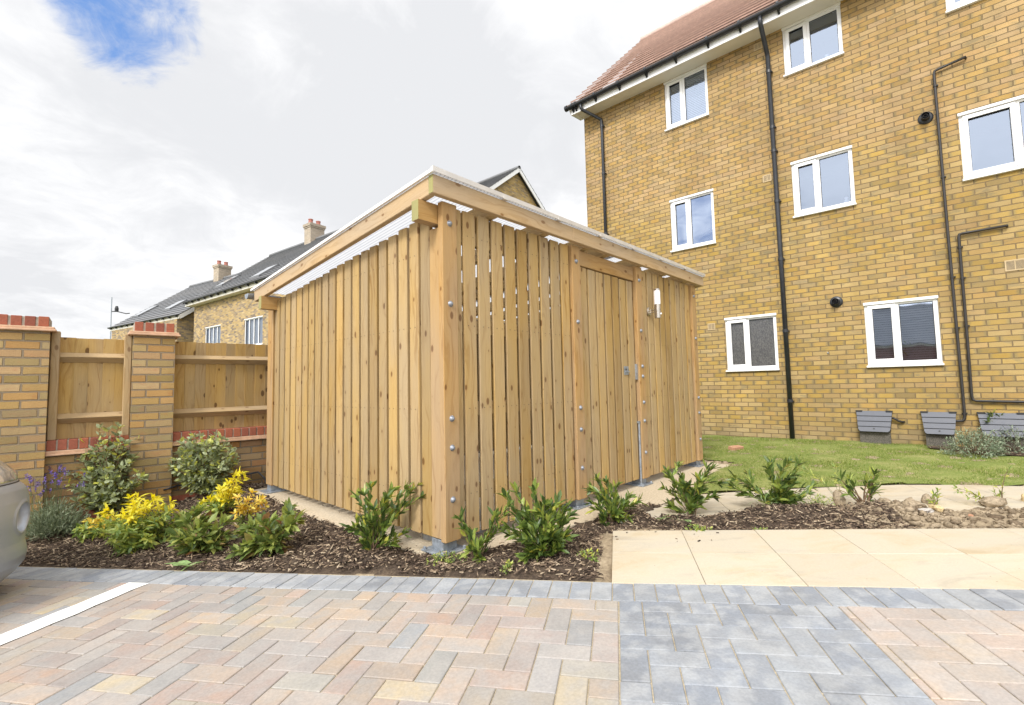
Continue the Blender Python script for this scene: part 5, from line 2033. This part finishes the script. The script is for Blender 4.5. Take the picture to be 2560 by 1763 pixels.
# ------------------------------------------------------------------ parked car at the left edge
def build_car():
    PC, QF = -4.15, 2.44 - float(bend(-4.15))
    ex = (Vector(PL(1, 0)) - Vector(PL(0, 0))).normalized()
    ey = (Vector(PL(0, 1)) - Vector(PL(0, 0))).normalized()
    ez = ex.cross(ey).normalized()
    o = Vector(PL(PC, QF))
    T = thing('parked_car', 'silver car parked nose in at the left edge, only its front corner showing', 'car')
    T.matrix_world = Matrix(((ex.x, ey.x, ez.x, o.x), (ex.y, ey.y, ez.y, o.y), (ex.z, ey.z, ez.z, o.z), (0, 0, 0, 1)))
    paint, g = mat('silver_car_paint')
    n = g.noise(objc(g), 5, 4, 0.6)
    c = g.mix(g.m('MULTIPLY', g.rng(n, .45, .7), .12), (0.43, 0.465, 0.52), (0.38, 0.40, 0.37))
    g.set(g.bsdf, 'Base Color', c)
    g.set(g.bsdf, 'Metallic', 0.45)
    g.set(g.bsdf, 'Roughness', 0.42)
    g.set(g.bsdf, 'Coat Weight', 0.5)
    g.set(g.bsdf, 'Coat Roughness', 0.15)
    lens, g2 = mat('headlamp_lens')
    ln = g2.noise(g2.vm('MULTIPLY', objc(g2), (3, 3, 1.5)), 7.0, 3, 0.5)
    g2.set(g2.bsdf, 'Base Color', g2.ramp(ln, [(0.35, (0.36, 0.37, 0.38)), (0.5, (0.52, 0.53, 0.54)), (0.65, (0.80, 0.80, 0.80))]))
    g2.set(g2.bsdf, 'Metallic', 0.5)
    g2.set(g2.bsdf, 'Roughness', 0.08)
    g2.set(g2.bsdf, 'Coat Weight', 1.0)
    Zs = [.03, .08, .133, .177, .221, .26, .303, .34, .376, .42, .468, .546, .615, .64, .659, .672, .70, .731, .77, .811, .85, .90, .95, .97]
    Of = [-.174, -.11, -.054, -.017, -.009, -.013, -.022, -.019, -.015, -.005, 0, -.002, -.017, -.038, -.060, -.068, -.078, -.091, -.128, -.174, -.33, -.60, -1.0, -1.2]
    Bw = [.70, .76, .80, .815, .82, .82, .82, .82, .82, .821, .822, .823, .82, .818, .816, .815, .813, .81, .805, .80, .79, .775, .755, .74]

    def surf(t, z, push=0.0):
        off = float(np.interp(z, Zs, Of))
        b = float(np.interp(z, Zs, Bw))
        ct, st = math.cos(t), math.sin(t)
        p = 0.5
        x = b * math.copysign(abs(ct) ** p, ct)
        a = 1.9 + off if st > 0 else 2.0
        y = -1.9 + a * math.copysign(abs(st) ** p, st)
        nx, ny = (abs(x / b) ** 3) * math.copysign(1, x) / b, (abs((y + 1.9) / a) ** 3) * math.copysign(1, st) / a
        l = math.hypot(nx, ny) + 1e-9
        nx, ny = nx / l, ny / l
        # round scoop in the bumper corner
        for sx in (1, -1):
            cx, cy, cz = .62 * sx, -.16, .445
            dd = math.sqrt((x - cx) ** 2 + (y - cy) ** 2 + (z - cz) ** 2) / .086
            if dd < 1.6:
                k = 1 - min(1, dd) ** 6
                if dd < 1:
                    push -= .048 * k
                else:
                    push += .006 * math.exp(-((dd - 1.08) / .12) ** 2)
        return (x + nx * push, y + ny * push, z)
    ts = []
    nT = 420
    for i in range(nT):
        ts.append(-PI / 2 + 2 * PI * i / nT)
    # finer columns at the front corner
    ts = sorted(set(list(np.linspace(0.02, PI - .02, 420)) + list(np.linspace(-PI + .02, -.02, 80))))
    zz = sorted(set(list(np.linspace(.03, .82, 140)) + list(np.linspace(.82, .97, 12))))
    v = [surf(t, z) for z in zz for t in ts]
    n = len(ts)
    f = []
    for j in range(len(zz) - 1):
        for i in range(n):
            i2 = (i + 1) % n
            f.append((j * n + i, j * n + i2, (j + 1) * n + i2, (j + 1) * n + i))
    raw_mesh('body', v, f, paint, T, smooth=True)
    m = MB()
    m.face([surf(t, .97) for t in ts])
    m.face([surf(t, .03) for t in ts][::-1])
    m.build('body_deck', paint, T)
    for sx in (1, -1):
        vv, ff = [], []
        tt = np.linspace(.35, 1.28, 40)
        z2 = np.linspace(.668, .818, 18)
        for j, z in enumerate(z2):
            for t in tt:
                e = min(1, (t - .35) / .06, (1.28 - t) / .06, (z - .668) / .01, (.818 - z) / .01)
                x, y, z_ = surf(t, z, .010 * max(e, 0) - .003)
                vv.append((x * sx, y, z_))
        for j in range(17):
            for i in range(39):
                q = (j * 40 + i, j * 40 + i + 1, (j + 1) * 40 + i + 1, (j + 1) * 40 + i)
                ff.append(q if sx > 0 else q[::-1])
        raw_mesh('headlight', vv, ff, lens, T, smooth=True)
        m = MB()
        m.tube([tuple(np.array(surf(t, .660, .001)) * np.array([sx, 1, 1])) for t in np.linspace(.02, 1.5, 50)], .0035, 6)
        m.build('bumper_seam', M['boxdark'], T)
    # cabin, roof, wheels
    def loft(levels, nm, mt, smooth=True):
        vv, ff = [], []
        k = 48
        for (z, yc, a, b) in levels:
            for i in range(k):
                t = 2 * PI * i / k
                ct, st = math.cos(t), math.sin(t)
                vv.append((b * math.copysign(abs(ct) ** .5, ct), yc + a * math.copysign(abs(st) ** .5, st), z))
        for j in range(len(levels) - 1):
            for i in range(k):
                i2 = (i + 1) % k
                ff.append((j * k + i, j * k + i2, (j + 1) * k + i2, (j + 1) * k + i))
        o = raw_mesh(nm, vv, ff, mt, T, smooth=smooth)
        return o
    loft([(.965, -2.35, 1.25, .74), (1.38, -2.45, .85, .60)], 'windows', M['black'])
    loft([(1.38, -2.45, .86, .605), (1.44, -2.45, .80, .56), (1.465, -2.45, .5, .35), (1.47, -2.45, .01, .01)], 'car_roof', paint)
    for y in (-.82, -3.15):
        for sx in (1, -1):
            m = MB()
            m.lathe((sx * .66, y, .30), (sx, 0, 0), [(0, .0), (0, .28), (.03, .30), (.155, .30), (.185, .285), (.185, .20)], 28)
            w = m.build('wheel', M['tyre'], T, smooth=False)
            m = MB()
            m.lathe((sx * .66, y, .30), (sx, 0, 0), [(.17, .20), (.18, .19), (.165, .05), (.18, .03), (.18, 0)], 28)
            m.build('rim', M['galv'], w)


build_car()


# ------------------------------------------------------------------ planting
def curve_pts(a, b, bow, n=7):
    a, b = np.array(a, float), np.array(b, float)
    mid = (a + b) / 2 + np.array([bow[0], bow[1], bow[2]])
    return [tuple((1 - t) ** 2 * a + 2 * t * (1 - t) * mid + t * t * b) for t in np.linspace(0, 1, n)]


def plant(name, label, cat, x, y, tips, mt, length, width, per=16, start=.3, ascend=.75, tuft=5, depth=.10, stem_r=.0035, group=None, seed=1, stem_mt='stem', dz=0.0,
          fold=.25, curl=.12, scatter=.0, tops=None, twigs=0, bow=.02):
    """branching plant: woody stems from the base to the given tips, leaves set along them"""
    rng = np.random.default_rng(seed)
    z0 = float(soil_height(x, y)) + dz if not bool(in_poly(x, y, PAD)) else -.05
    T = thing(name, label, cat, (x, y, z0), 0, group)
    st = MB()
    P, D, PT, DT = [], [], [], []
    for tip in tips:
        if len(tip) == 2:
            k = max(.5, 1 - .6 * length / math.hypot(*tip))       # the leaves reach on past the stem's end
            tip = (tip[0] * k, rng.uniform(-depth, depth), tip[1] * k)
        b0 = (rng.normal(0, .012), rng.normal(0, .012), -.02)
        bend = (-.22 * tip[0] + rng.normal(0, bow), -.22 * tip[1] + rng.normal(0, bow), .02 + rng.normal(0, bow))
        pts = curve_pts(b0, tip, bend)
        st.tube(pts, [stem_r * (1 - .65 * k / (len(pts) - 1)) for k in range(len(pts))], 6)
        A = np.array(pts)
        branches = [(A, start, per)]
        for k in range(twigs):
            t = rng.uniform(.35, .85)
            i = int(t * (len(A) - 1))
            q0 = A[i]
            L = np.linalg.norm(A[-1] - A[0]) * rng.uniform(.25, .45)
            dv = (A[-1] - A[0]) / (np.linalg.norm(A[-1] - A[0]) + 1e-6) + rng.normal(0, .6, 3)
            dv[2] = abs(dv[2]) * .7 + .15
            q1 = q0 + dv / np.linalg.norm(dv) * L
            tw = curve_pts(q0, q1, rng.normal(0, .01, 3), 5)
            st.tube(tw, [stem_r * .55, stem_r * .5, stem_r * .45, stem_r * .4, stem_r * .3], 5)
            branches.append((np.array(tw), .15, max(4, int(per * .55))))
        for B, s0, cnt in branches:
            seg = len(B) - 1
            for k in range(cnt):
                t = s0 + (1 - s0) * (k + rng.random() * .7) / cnt
                f = min(t * seg, seg - 1e-3)
                i = int(f)
                p = B[i] + (B[i + 1] - B[i]) * (f - i)
                ax = B[i + 1] - B[i]
                ax = ax / (np.linalg.norm(ax) + 1e-9)
                ph = k * 2.4 + rng.normal(0, .4)
                r1 = np.cross(ax, [0.3, .2, 1.0])
                r1 /= np.linalg.norm(r1) + 1e-9
                r2 = np.cross(ax, r1)
                rad = r1 * math.cos(ph) + r2 * math.sin(ph)
                dd = ax * ascend + rad * (1.15 - ascend) + np.array([0, 0, .12]) + rng.normal(0, .10, 3)
                (PT if (tops and p[2] > tops[1]) else P).append(p + rng.normal(0, scatter, 3))
                (DT if (tops and p[2] > tops[1]) else D).append(dd)
            ax = B[-1] - B[-2]
            ax = ax / (np.linalg.norm(ax) + 1e-9)
            for k in range(tuft):
                ph = k * 2 * PI / max(tuft, 1) + rng.normal(0, .3)
                r1 = np.cross(ax, [0.3, .2, 1.0])
                r1 /= np.linalg.norm(r1) + 1e-9
                r2 = np.cross(ax, r1)
                rad = r1 * math.cos(ph) + r2 * math.sin(ph)
                (PT if (tops and B[-1][2] > tops[1]) else P).append(B[-1])
                (DT if (tops and B[-1][2] > tops[1]) else D).append(ax * .9 + rad * (.75 if not tops else 1.2) + rng.normal(0, .12, 3))
    st.build('stems', M[stem_mt], T, smooth=True)
    if P:
        leaves(T, 'leaves', mt, P, D, length, width, fold, curl, rng)
    if PT:
        leaves(T, 'top_leaves', tops[0], PT, DT, tops[2], tops[3], fold, curl, rng)
    return T


LG = 'young glossy laurels along the bed'
lk = dict(mt='leaf_laurel', length=.062, width=.0235, per=19, start=.25, ascend=.80, tuft=6, twigs=1, fold=.4, curl=.06)
plant('young_laurel', 'open glossy green laurel in front of the left slatted wall', 'shrub', -.93, 3.16, [(-.125, .36), (-.06, .38), (.03, .30), (.08, .32), (.13, .40), (.23, .41), (.30, .42), (.33, .34), (-.14, .15), (.25, .14), (.0, .22), (-.08, .22), (.1, .2), (.17, .24), (.05, .1), (-.06, .09), (.14, .09)], seed=21, group=LG, **lk)
plant('young_laurel', 'small two armed laurel in front of the shelter\'s front corner post', 'shrub', -.235, 2.96, [(-.11, .29), (-.09, .23), (-.04, .19), (.12, .30), (.21, .36), (.18, .29), (.15, .23), (-.05, .12), (.06, .15), (.02, .07)], seed=22, group=LG, depth=.06, **{**lk, 'twigs': 0, 'per': 13})
plant('young_laurel', 'bushy laurel, the fullest and widest, growing just left of the slab corner', 'shrub', .16, 2.94, [(-0.233, 0.37), (-0.165, 0.378), (-0.049, 0.421), (0.019, 0.344), (0.097, 0.353), (0.145, 0.318), (0.204, 0.232), (-0.242, 0.224), (-0.165, 0.206), (-0.233, 0.103), (-0.097, 0.258), (0.049, 0.241), (0.165, 0.129), (-0.116, 0.155), (0.087, 0.146), (-0.184, 0.138), (0.0, 0.181), (0.126, 0.077), (-0.058, 0.077), (0.039, 0.086), (-0.136, 0.06), (0.175, 0.189), (-0.019, 0.112), (0.019, 0.284)],
      seed=23, group=LG, depth=.15, **{**lk, 'length': .068, 'width': .026, 'per': 21})
plant('young_laurel', 'compact laurel in front of the gate beside the second post foot', 'shrub', .72, 3.63, [(-.12, .35), (-.05, .34), (-.15, .26), (.06, .28), (.02, .22), (.17, .20), (.21, .19), (-.15, .12), (.12, .14), (.08, .17), (-.06, .19), (-.10, .08), (.13, .07), (0, .12), (.05, .08)], seed=24, group=LG, **lk)
plant('young_laurel', 'open laurel with upswept shoots in front of the third post foot', 'shrub', 1.36, 3.78, [(-.21, .37), (.19, .38), (.14, .39), (-.04, .31), (-.13, .30), (-.23, .23), (.06, .30), (.17, .18), (-.17, .06), (.1, .22), (-.08, .18), (.0, .19), (.08, .09), (-.05, .09), (.12, .28)], seed=25, group=LG, dz=-.01, **{**lk, 'length': .068})
plant('young_laurel', 'widest spreading dark laurel on the bark mound by the lawn', 'shrub', 2.07, 3.85, [(-.35, .26), (-.36, .18), (-.11, .36), (.0, .33), (.06, .40), (.165, .385), (.22, .22), (.39, .14), (.30, .12), (.12, .24), (-.18, .18), (-.06, .22), (.05, .17), (-.12, .1), (.12, .12), (.2, .08), (-.22, .1), (-.03, .12), (.02, .09), (.15, .3)], seed=26, group=LG, depth=.16, dz=-.01, **{**lk, 'length': .066, 'per': 21})
plant('sapling', 'small branching sapling with a forked woody base on the bare soil', 'shrub', 2.76, 3.86, [(-.17, .24), (-.065, .23), (.02, .235), (.08, .285), (.12, .29), (.11, .15), (-.16, .13), (.10, .07), (-.1, .17), (.05, .18)], 'leaf_laurel', .075, .022, per=7, start=.55, ascend=.6, tuft=5, stem_r=.008, seed=27, dz=-.01, depth=.06)
plant('sapling', 'wispy pale green seedling leaning left behind the forked sapling', 'shrub', 2.70, 4.02, [(-.25, .30), (-.20, .26), (-.03, .34), (.02, .32)], 'leaf_lime', .045, .009, per=9, start=.5, ascend=.6, tuft=6, stem_r=.002, seed=28, stem_mt='stem_green')
plant('sapling', 'tiny leafy sprig standing among dry soil clods', 'shrub', 3.30, 3.83, [(-.02, .10), (.04, .125), (-.055, .045), (.03, .07), (-.03, .06)], 'leaf_lime', .035, .011, per=6, start=.2, ascend=.5, tuft=5, stem_r=.004, seed=29, depth=.02)
plant('sapling', 'thin seedling with one tall bare stalk at the far right of the soil strip', 'shrub', 3.80, 3.83, [(.10, .30), (0, .155), (-.02, .09), (.03, .10), (.05, .19), (-.01, .12)], 'leaf_lime', .035, .009, per=9, start=.1, ascend=.5, tuft=3, stem_r=.0035, seed=30, depth=.02)
plant('sapling', 'low drooping seedling with a long shoot reaching left over the path', 'shrub', 3.72, 3.80, [(-.26, .13), (-.22, .06), (-.12, .07), (-.29, .11)], 'leaf_lime', .040, .010, per=10, start=.25, ascend=.5, tuft=5, stem_r=.003, seed=31, depth=.03)

# photinia-like evergreens in the left bed
PG = 'leafy evergreens in the left bed'
pk = dict(mt='leaf_photinia', length=.078, width=.037, per=14, start=.35, ascend=.62, tuft=8, twigs=1, curl=.2, stem_r=.0045)
plant('leafy_evergreen', 'fresh green evergreen with broad leaves, left of the two red tipped ones', 'shrub', -2.30, 3.55, [(-.21, .25), (-.08, .30), (.07, .27), (.22, .165), (-.22, .12), (-.1, .18), (.15, .25), (-.16, .05), (.17, .11), (.02, .18), (.08, .14), (-.04, .11), (.1, .06), (-.12, .06)], seed=41, group=PG, **pk)
plant('leafy_evergreen', 'broad leaved evergreen with reddish tips, rightmost in the left bed', 'shrub', -1.70, 3.38, [(-.25, .13), (-.18, .18), (-.13, .22), (-.01, .26), (.1, .31), (.17, .31), (.19, .22), (-.22, .04), (.09, .14), (-.09, .13), (.04, .2), (.12, .09), (-.13, .06), (.0, .1)], seed=42, group=PG, **pk)
plant('leafy_evergreen', 'small evergreen with three shoots behind the fresh green one', 'shrub', -2.62, 3.92, [(-.12, .18), (.06, .25), (.0, .13), (.12, .17), (-.05, .12)], seed=43, group=PG, **pk)


def dome(rx, rz, n, rng, low=.1):
    out = []
    for k in range(n):
        a = rng.uniform(0, 2 * PI)
        e = rng.uniform(low, 1)
        r = math.sqrt(max(0, 1 - e * e)) ** .8
        s = rng.uniform(.85, 1.08)
        out.append((rx * r * math.cos(a) * s, rx * r * math.sin(a) * s * .8, rz * e * s))
    return out


rg = np.random.default_rng(77)
# acid yellow topped shrubs
YG = 'yellow topped shrubs in the left bed'
yk = dict(mt='leaf_lime', length=.056, width=.024, per=18, start=.35, ascend=.45, tuft=7, twigs=1, curl=.25, stem_r=.003)
plant('yellow_shrub', 'dome shaped green shrub with bright yellow top leaves beside the lavender', 'shrub', -2.98, 3.86, dome(.32, .37, 46, rg), seed=51, group=YG, tops=('leaf_yellow', .25, .060, .022), **yk)
plant('yellow_shrub', 'upright bright yellow shrub in front of the right hand silvery shrub', 'shrub', -2.56, 4.25, [(-.10, .2), (-.06, .27), (.02, .30), (.06, .34), (.13, .41), (.0, .22), (.08, .24), (.15, .36), (-.13, .14), (.05, .16), (-.02, .14), (.17, .42), (-.18, .17), (-.14, .20), (-.2, .12), (.12, .26)], seed=52, group=YG, tops=('leaf_yellow', .14, .056, .020), **yk)
plant('yellow_shrub', 'orange yellow scorched looking shrub between the yellow one and the concrete', 'shrub', -2.25, 4.06, [(-.02, .26), (.03, .22), (.0, .17), (.14, .20), (.17, .22), (.16, .14), (.06, .12), (-.05, .12), (.05, .27)], seed=53, group=YG, tops=('leaf_orange', .05, .045, .02), **{**yk, 'twigs': 0})
plant('yellow_shrub', 'low sprawling yellow green shrub at the foot of the left silvery shrub', 'shrub', -3.52, 4.20, dome(.24, .17, 26, rg), seed=54, group=YG, tops=('leaf_orange', .12, .045, .02), **{**yk, 'length': .05, 'width': .022, 'twigs': 0})

# silvery elaeagnus against the wall
SG = 'silvery shrubs against the garden wall'
sk = dict(mt='leaf_silver', length=.056, width=.031, per=20, start=.30, ascend=.40, tuft=4, twigs=2, curl=.1, fold=.15, stem_r=.006)


def egg(rx, rz, cz, n, rng):
    out = []
    while len(out) < n:
        p = rng.uniform(-1, 1, 3)
        r = np.linalg.norm(p)
        if .45 < r < 1:
            out.append((p[0] * rx, p[1] * rx * .55 - .02, cz + p[2] * rz))
    return out


plant('silvery_shrub', 'tall silvery green shrub between the two brick pillars', 'shrub', -3.86, 4.58, egg(.34, .38, .42, 84, rg) + [(.02, -.02, .84), (-.05, 0, .76), (.09, 0, .78), (.16, .0, .72)], seed=61, group=SG, **sk)
plant('silvery_shrub', 'rounder silvery green shrub right of the second brick pillar', 'shrub', -3.16, 4.92, egg(.33, .27, .36, 76, rg) + [(-.09, .0, .62), (.16, .0, .60), (.22, .0, .58), (-.3, 0, .38), (.28, 0, .5)], seed=62, group=SG, **sk)


def lavender():
    x, y = -4.02, 4.22
    z0 = float(soil_height(x, y))
    T = thing('lavender', 'grey green lavender with purple flower spikes beside the silver car', 'lavender', (x, y, z0))
    rng = np.random.default_rng(70)
    P, D = [], []
    st = MB()
    for k in range(330):
        a = rng.uniform(0, 2 * PI)
        r = math.sqrt(rng.uniform(0, 1))
        tip = np.array([.27 * r * math.cos(a), .22 * r * math.sin(a), .30 * (1 - .55 * r * r) * rng.uniform(.75, 1.1)])
        b = np.array([tip[0] * .35, tip[1] * .35, -.01])
        for t in np.linspace(.25, 1, 15):
            p = b + (tip - b) * t
            P.append(p)
            D.append((tip - b) / np.linalg.norm(tip - b) * .9 + rng.normal(0, .45, 3))
    leaves(T, 'leaves', 'leaf_lavender', P, D, .042, .0058, .2, .1, rng)
    FP, FD = [], []
    for k in range(40):
        a = rng.uniform(0, 2 * PI)
        r = math.sqrt(rng.uniform(0, 1))
        b = np.array([.16 * r * math.cos(a), .14 * r * math.sin(a), .12])
        h = rng.uniform(.40, .66)
        tip = np.array([.27 * r * math.cos(a) + rng.normal(0, .03), .2 * r * math.sin(a), h])
        st.tube(curve_pts(b, tip, rng.normal(0, .01, 3), 5), .0012, 4)
        d = (tip - b) / np.linalg.norm(tip - b)
        L = rng.uniform(.025, .045)
        FP, FD = [], []
        for j in range(20):
            p = tip - d * L * rng.uniform(0, 1) + rng.normal(0, .0045, 3)
            FP.append(p)
            FD.append(d * .5 + rng.normal(0, .8, 3))
        leaves(T, 'flower_spike', 'petal', FP, FD, .012, .008, .2, .1, rng)
    st.build('stems', M['stem_green'], T)


lavender()


def hebe(x, y, rx, rz, n, label, seed):
    z0 = float(terr(x, y))
    T = thing('sage_shrub', label, 'shrub', (x, y, z0), 0, 'low sage green shrubs by the wall')
    rng = np.random.default_rng(seed)
    P, D = [], []
    st = MB()
    for k in range(n):
        a = rng.uniform(0, 2 * PI)
        e = rng.uniform(.02, 1)
        r = math.sqrt(1 - e * e)
        s = rng.uniform(.82, 1.10)
        tip = np.array([rx * r * math.cos(a) * s, rx * .75 * r * math.sin(a) * s, rz * e * s + .02])
        b = tip * np.array([.3, .3, .15])
        if k % 4 == 0:
            st.tube([tuple(b), tuple(tip * .97)], .0025, 4)
        for t in np.linspace(.55, 1, 9):
            P.append(b + (tip - b) * t)
            D.append((tip - b) / np.linalg.norm(tip - b) * .6 + rng.normal(0, .55, 3))
    leaves(T, 'leaves', 'leaf_hebe', P, D, .034, .010, .2, .1, rng)
    st.build('stems', M['stem'], T)


# small bark bed under the sage shrubs
def bark_island():
    m = MB()
    cx, cy = 6.22, 5.98
    ang = BROT
    n = 28
    out = []
    for k in range(n):
        a = 2 * PI * k / n
        r = 1 + .06 * math.sin(3 * a)
        lx, ly = (.84 * r * math.cos(a)), .36 * r * math.sin(a)
        out.append((cx + lx * math.cos(ang) - ly * math.sin(ang), cy + lx * math.sin(ang) + ly * math.cos(ang)))
    m.face([(x, y, float(terr(x, y)) + .022) for x, y in out])
    kind(m.build('bark_island', M['mulch_base']), 'structure')
    rng = np.random.default_rng(5)
    N = 2600
    X, Y = rng.uniform(5, 7.2, N), rng.uniform(5.0, 7.0, N)
    ok = in_poly(X, Y, out)
    X, Y = X[ok], Y[ok]
    n = len(X)
    c = np.stack([X, Y, terr(X, Y) + .028], 1)
    yaw = rng.uniform(0, PI, n)
    d = np.stack([np.cos(yaw), np.sin(yaw), rng.normal(0, .2, n)], 1) * rng.uniform(.012, .03, n)[:, None]
    s = np.stack([-np.sin(yaw), np.cos(yaw), rng.normal(0, .2, n)], 1) * rng.uniform(.003, .007, n)[:, None]
    v = np.stack([c - d - s, c + d - s, c + d + s, c - d + s], 1).reshape(-1, 3)
    kind(raw_mesh('island_bark_mulch', v, np.arange(n * 4).reshape(-1, 4), M['chip']), 'stuff')


bark_island()
hebe(5.62, 5.92, .33, .30, 260, 'low mound of sage green shrub in the lawn, the left of the two', 81)
hebe(6.42, 6.10, .40, .30, 280, 'low mound of sage green shrub cut by the right edge', 82)
plant('leafy_evergreen', 'upright green evergreen rising behind the sage shrubs under the right meter box', 'shrub', 6.42, 6.38, [(-.12, .50), (-.04, .47), (.05, .42), (.12, .45), (-.18, .40), (.2, .36)], 'leaf_laurel', .075, .02, per=14, start=.4, ascend=.7, tuft=7, seed=83, dz=.02)

# weeds
plant('weed', 'broad dandelion leaf lying over the bark below the fresh green evergreen', 'weed', -2.10, 3.30, [(-.06, -.04, .035), (-.02, -.09, .03), (.02, -.03, .04)], 'leaf_dandelion', .13, .042, per=0, tuft=1, start=.9, stem_r=.003, seed=91, stem_mt='stem_green', curl=.25)
plant('weed', 'pale dandelion rosette on the bark at the foot of the upswept laurel', 'weed', 1.16, 3.50, [(-.09, -.02, .03), (-.05, -.05, .04), (.06, -.05, .03), (-.02, .02, .05), (.02, -.06, .03)], 'leaf_dandelion', .085, .026, per=0, tuft=1, start=.9, stem_r=.002, seed=92, stem_mt='stem_green', curl=.3)
plant('weed', 'low mat of pale green stonecrop at the foot of the front corner bracket', 'weed', -.42, 2.99, dome(.13, .035, 40, rg), 'leaf_lime', .012, .007, per=4, start=.4, ascend=.3, tuft=5, stem_r=.001, seed=93, stem_mt='stem_green')
plant('weed', 'small feathery green weed patch at the right foot of the widest laurel', 'weed', 2.30, 3.72, dome(.14, .09, 46, rg), 'leaf_lime', .016, .005, per=7, start=.2, ascend=.3, tuft=4, stem_r=.001, seed=94, stem_mt='stem_green')
plant('weed', 'thin grassy weed tuft at the left foot of the widest laurel', 'weed', 1.86, 3.66, [(-.1, .06), (-.06, .1), (0, .16), (.03, .12), (.07, .09), (.1, .05), (.02, .14)], 'leaf_dandelion', .05, .004, per=2, start=.3, ascend=.8, tuft=2, stem_r=.0012, seed=95, stem_mt='stem_green')
plant('weed', 'little yellowish weed on the soil edge right beside the slab corner', 'weed', .42, 2.86, dome(.06, .05, 14, rg), 'leaf_lime', .022, .010, per=4, start=.3, ascend=.4, tuft=4, stem_r=.001, seed=96, stem_mt='stem_green')
plant('weed', 'tiny pale weed in the bark in front of the fullest laurel', 'weed', -.05, 2.74, dome(.035, .045, 10, rg), 'leaf_lime', .020, .009, per=4, start=.3, ascend=.4, tuft=4, stem_r=.001, seed=97, stem_mt='stem_green')
plant('weed', 'small orange green weed at the front edge of the strip above the slabs', 'weed', 1.24, 3.30, dome(.09, .04, 18, rg), 'leaf_lime', .022, .010, per=4, start=.3, ascend=.4, tuft=4, stem_r=.001, seed=98, stem_mt='stem_green')
plant('weed', 'little pale weed on the strip below the widest laurel', 'weed', 1.62, 3.24, dome(.05, .03, 12, rg), 'leaf_lime', .022, .010, per=3, start=.3, ascend=.3, tuft=5, stem_r=.001, seed=99, stem_mt='stem_green')
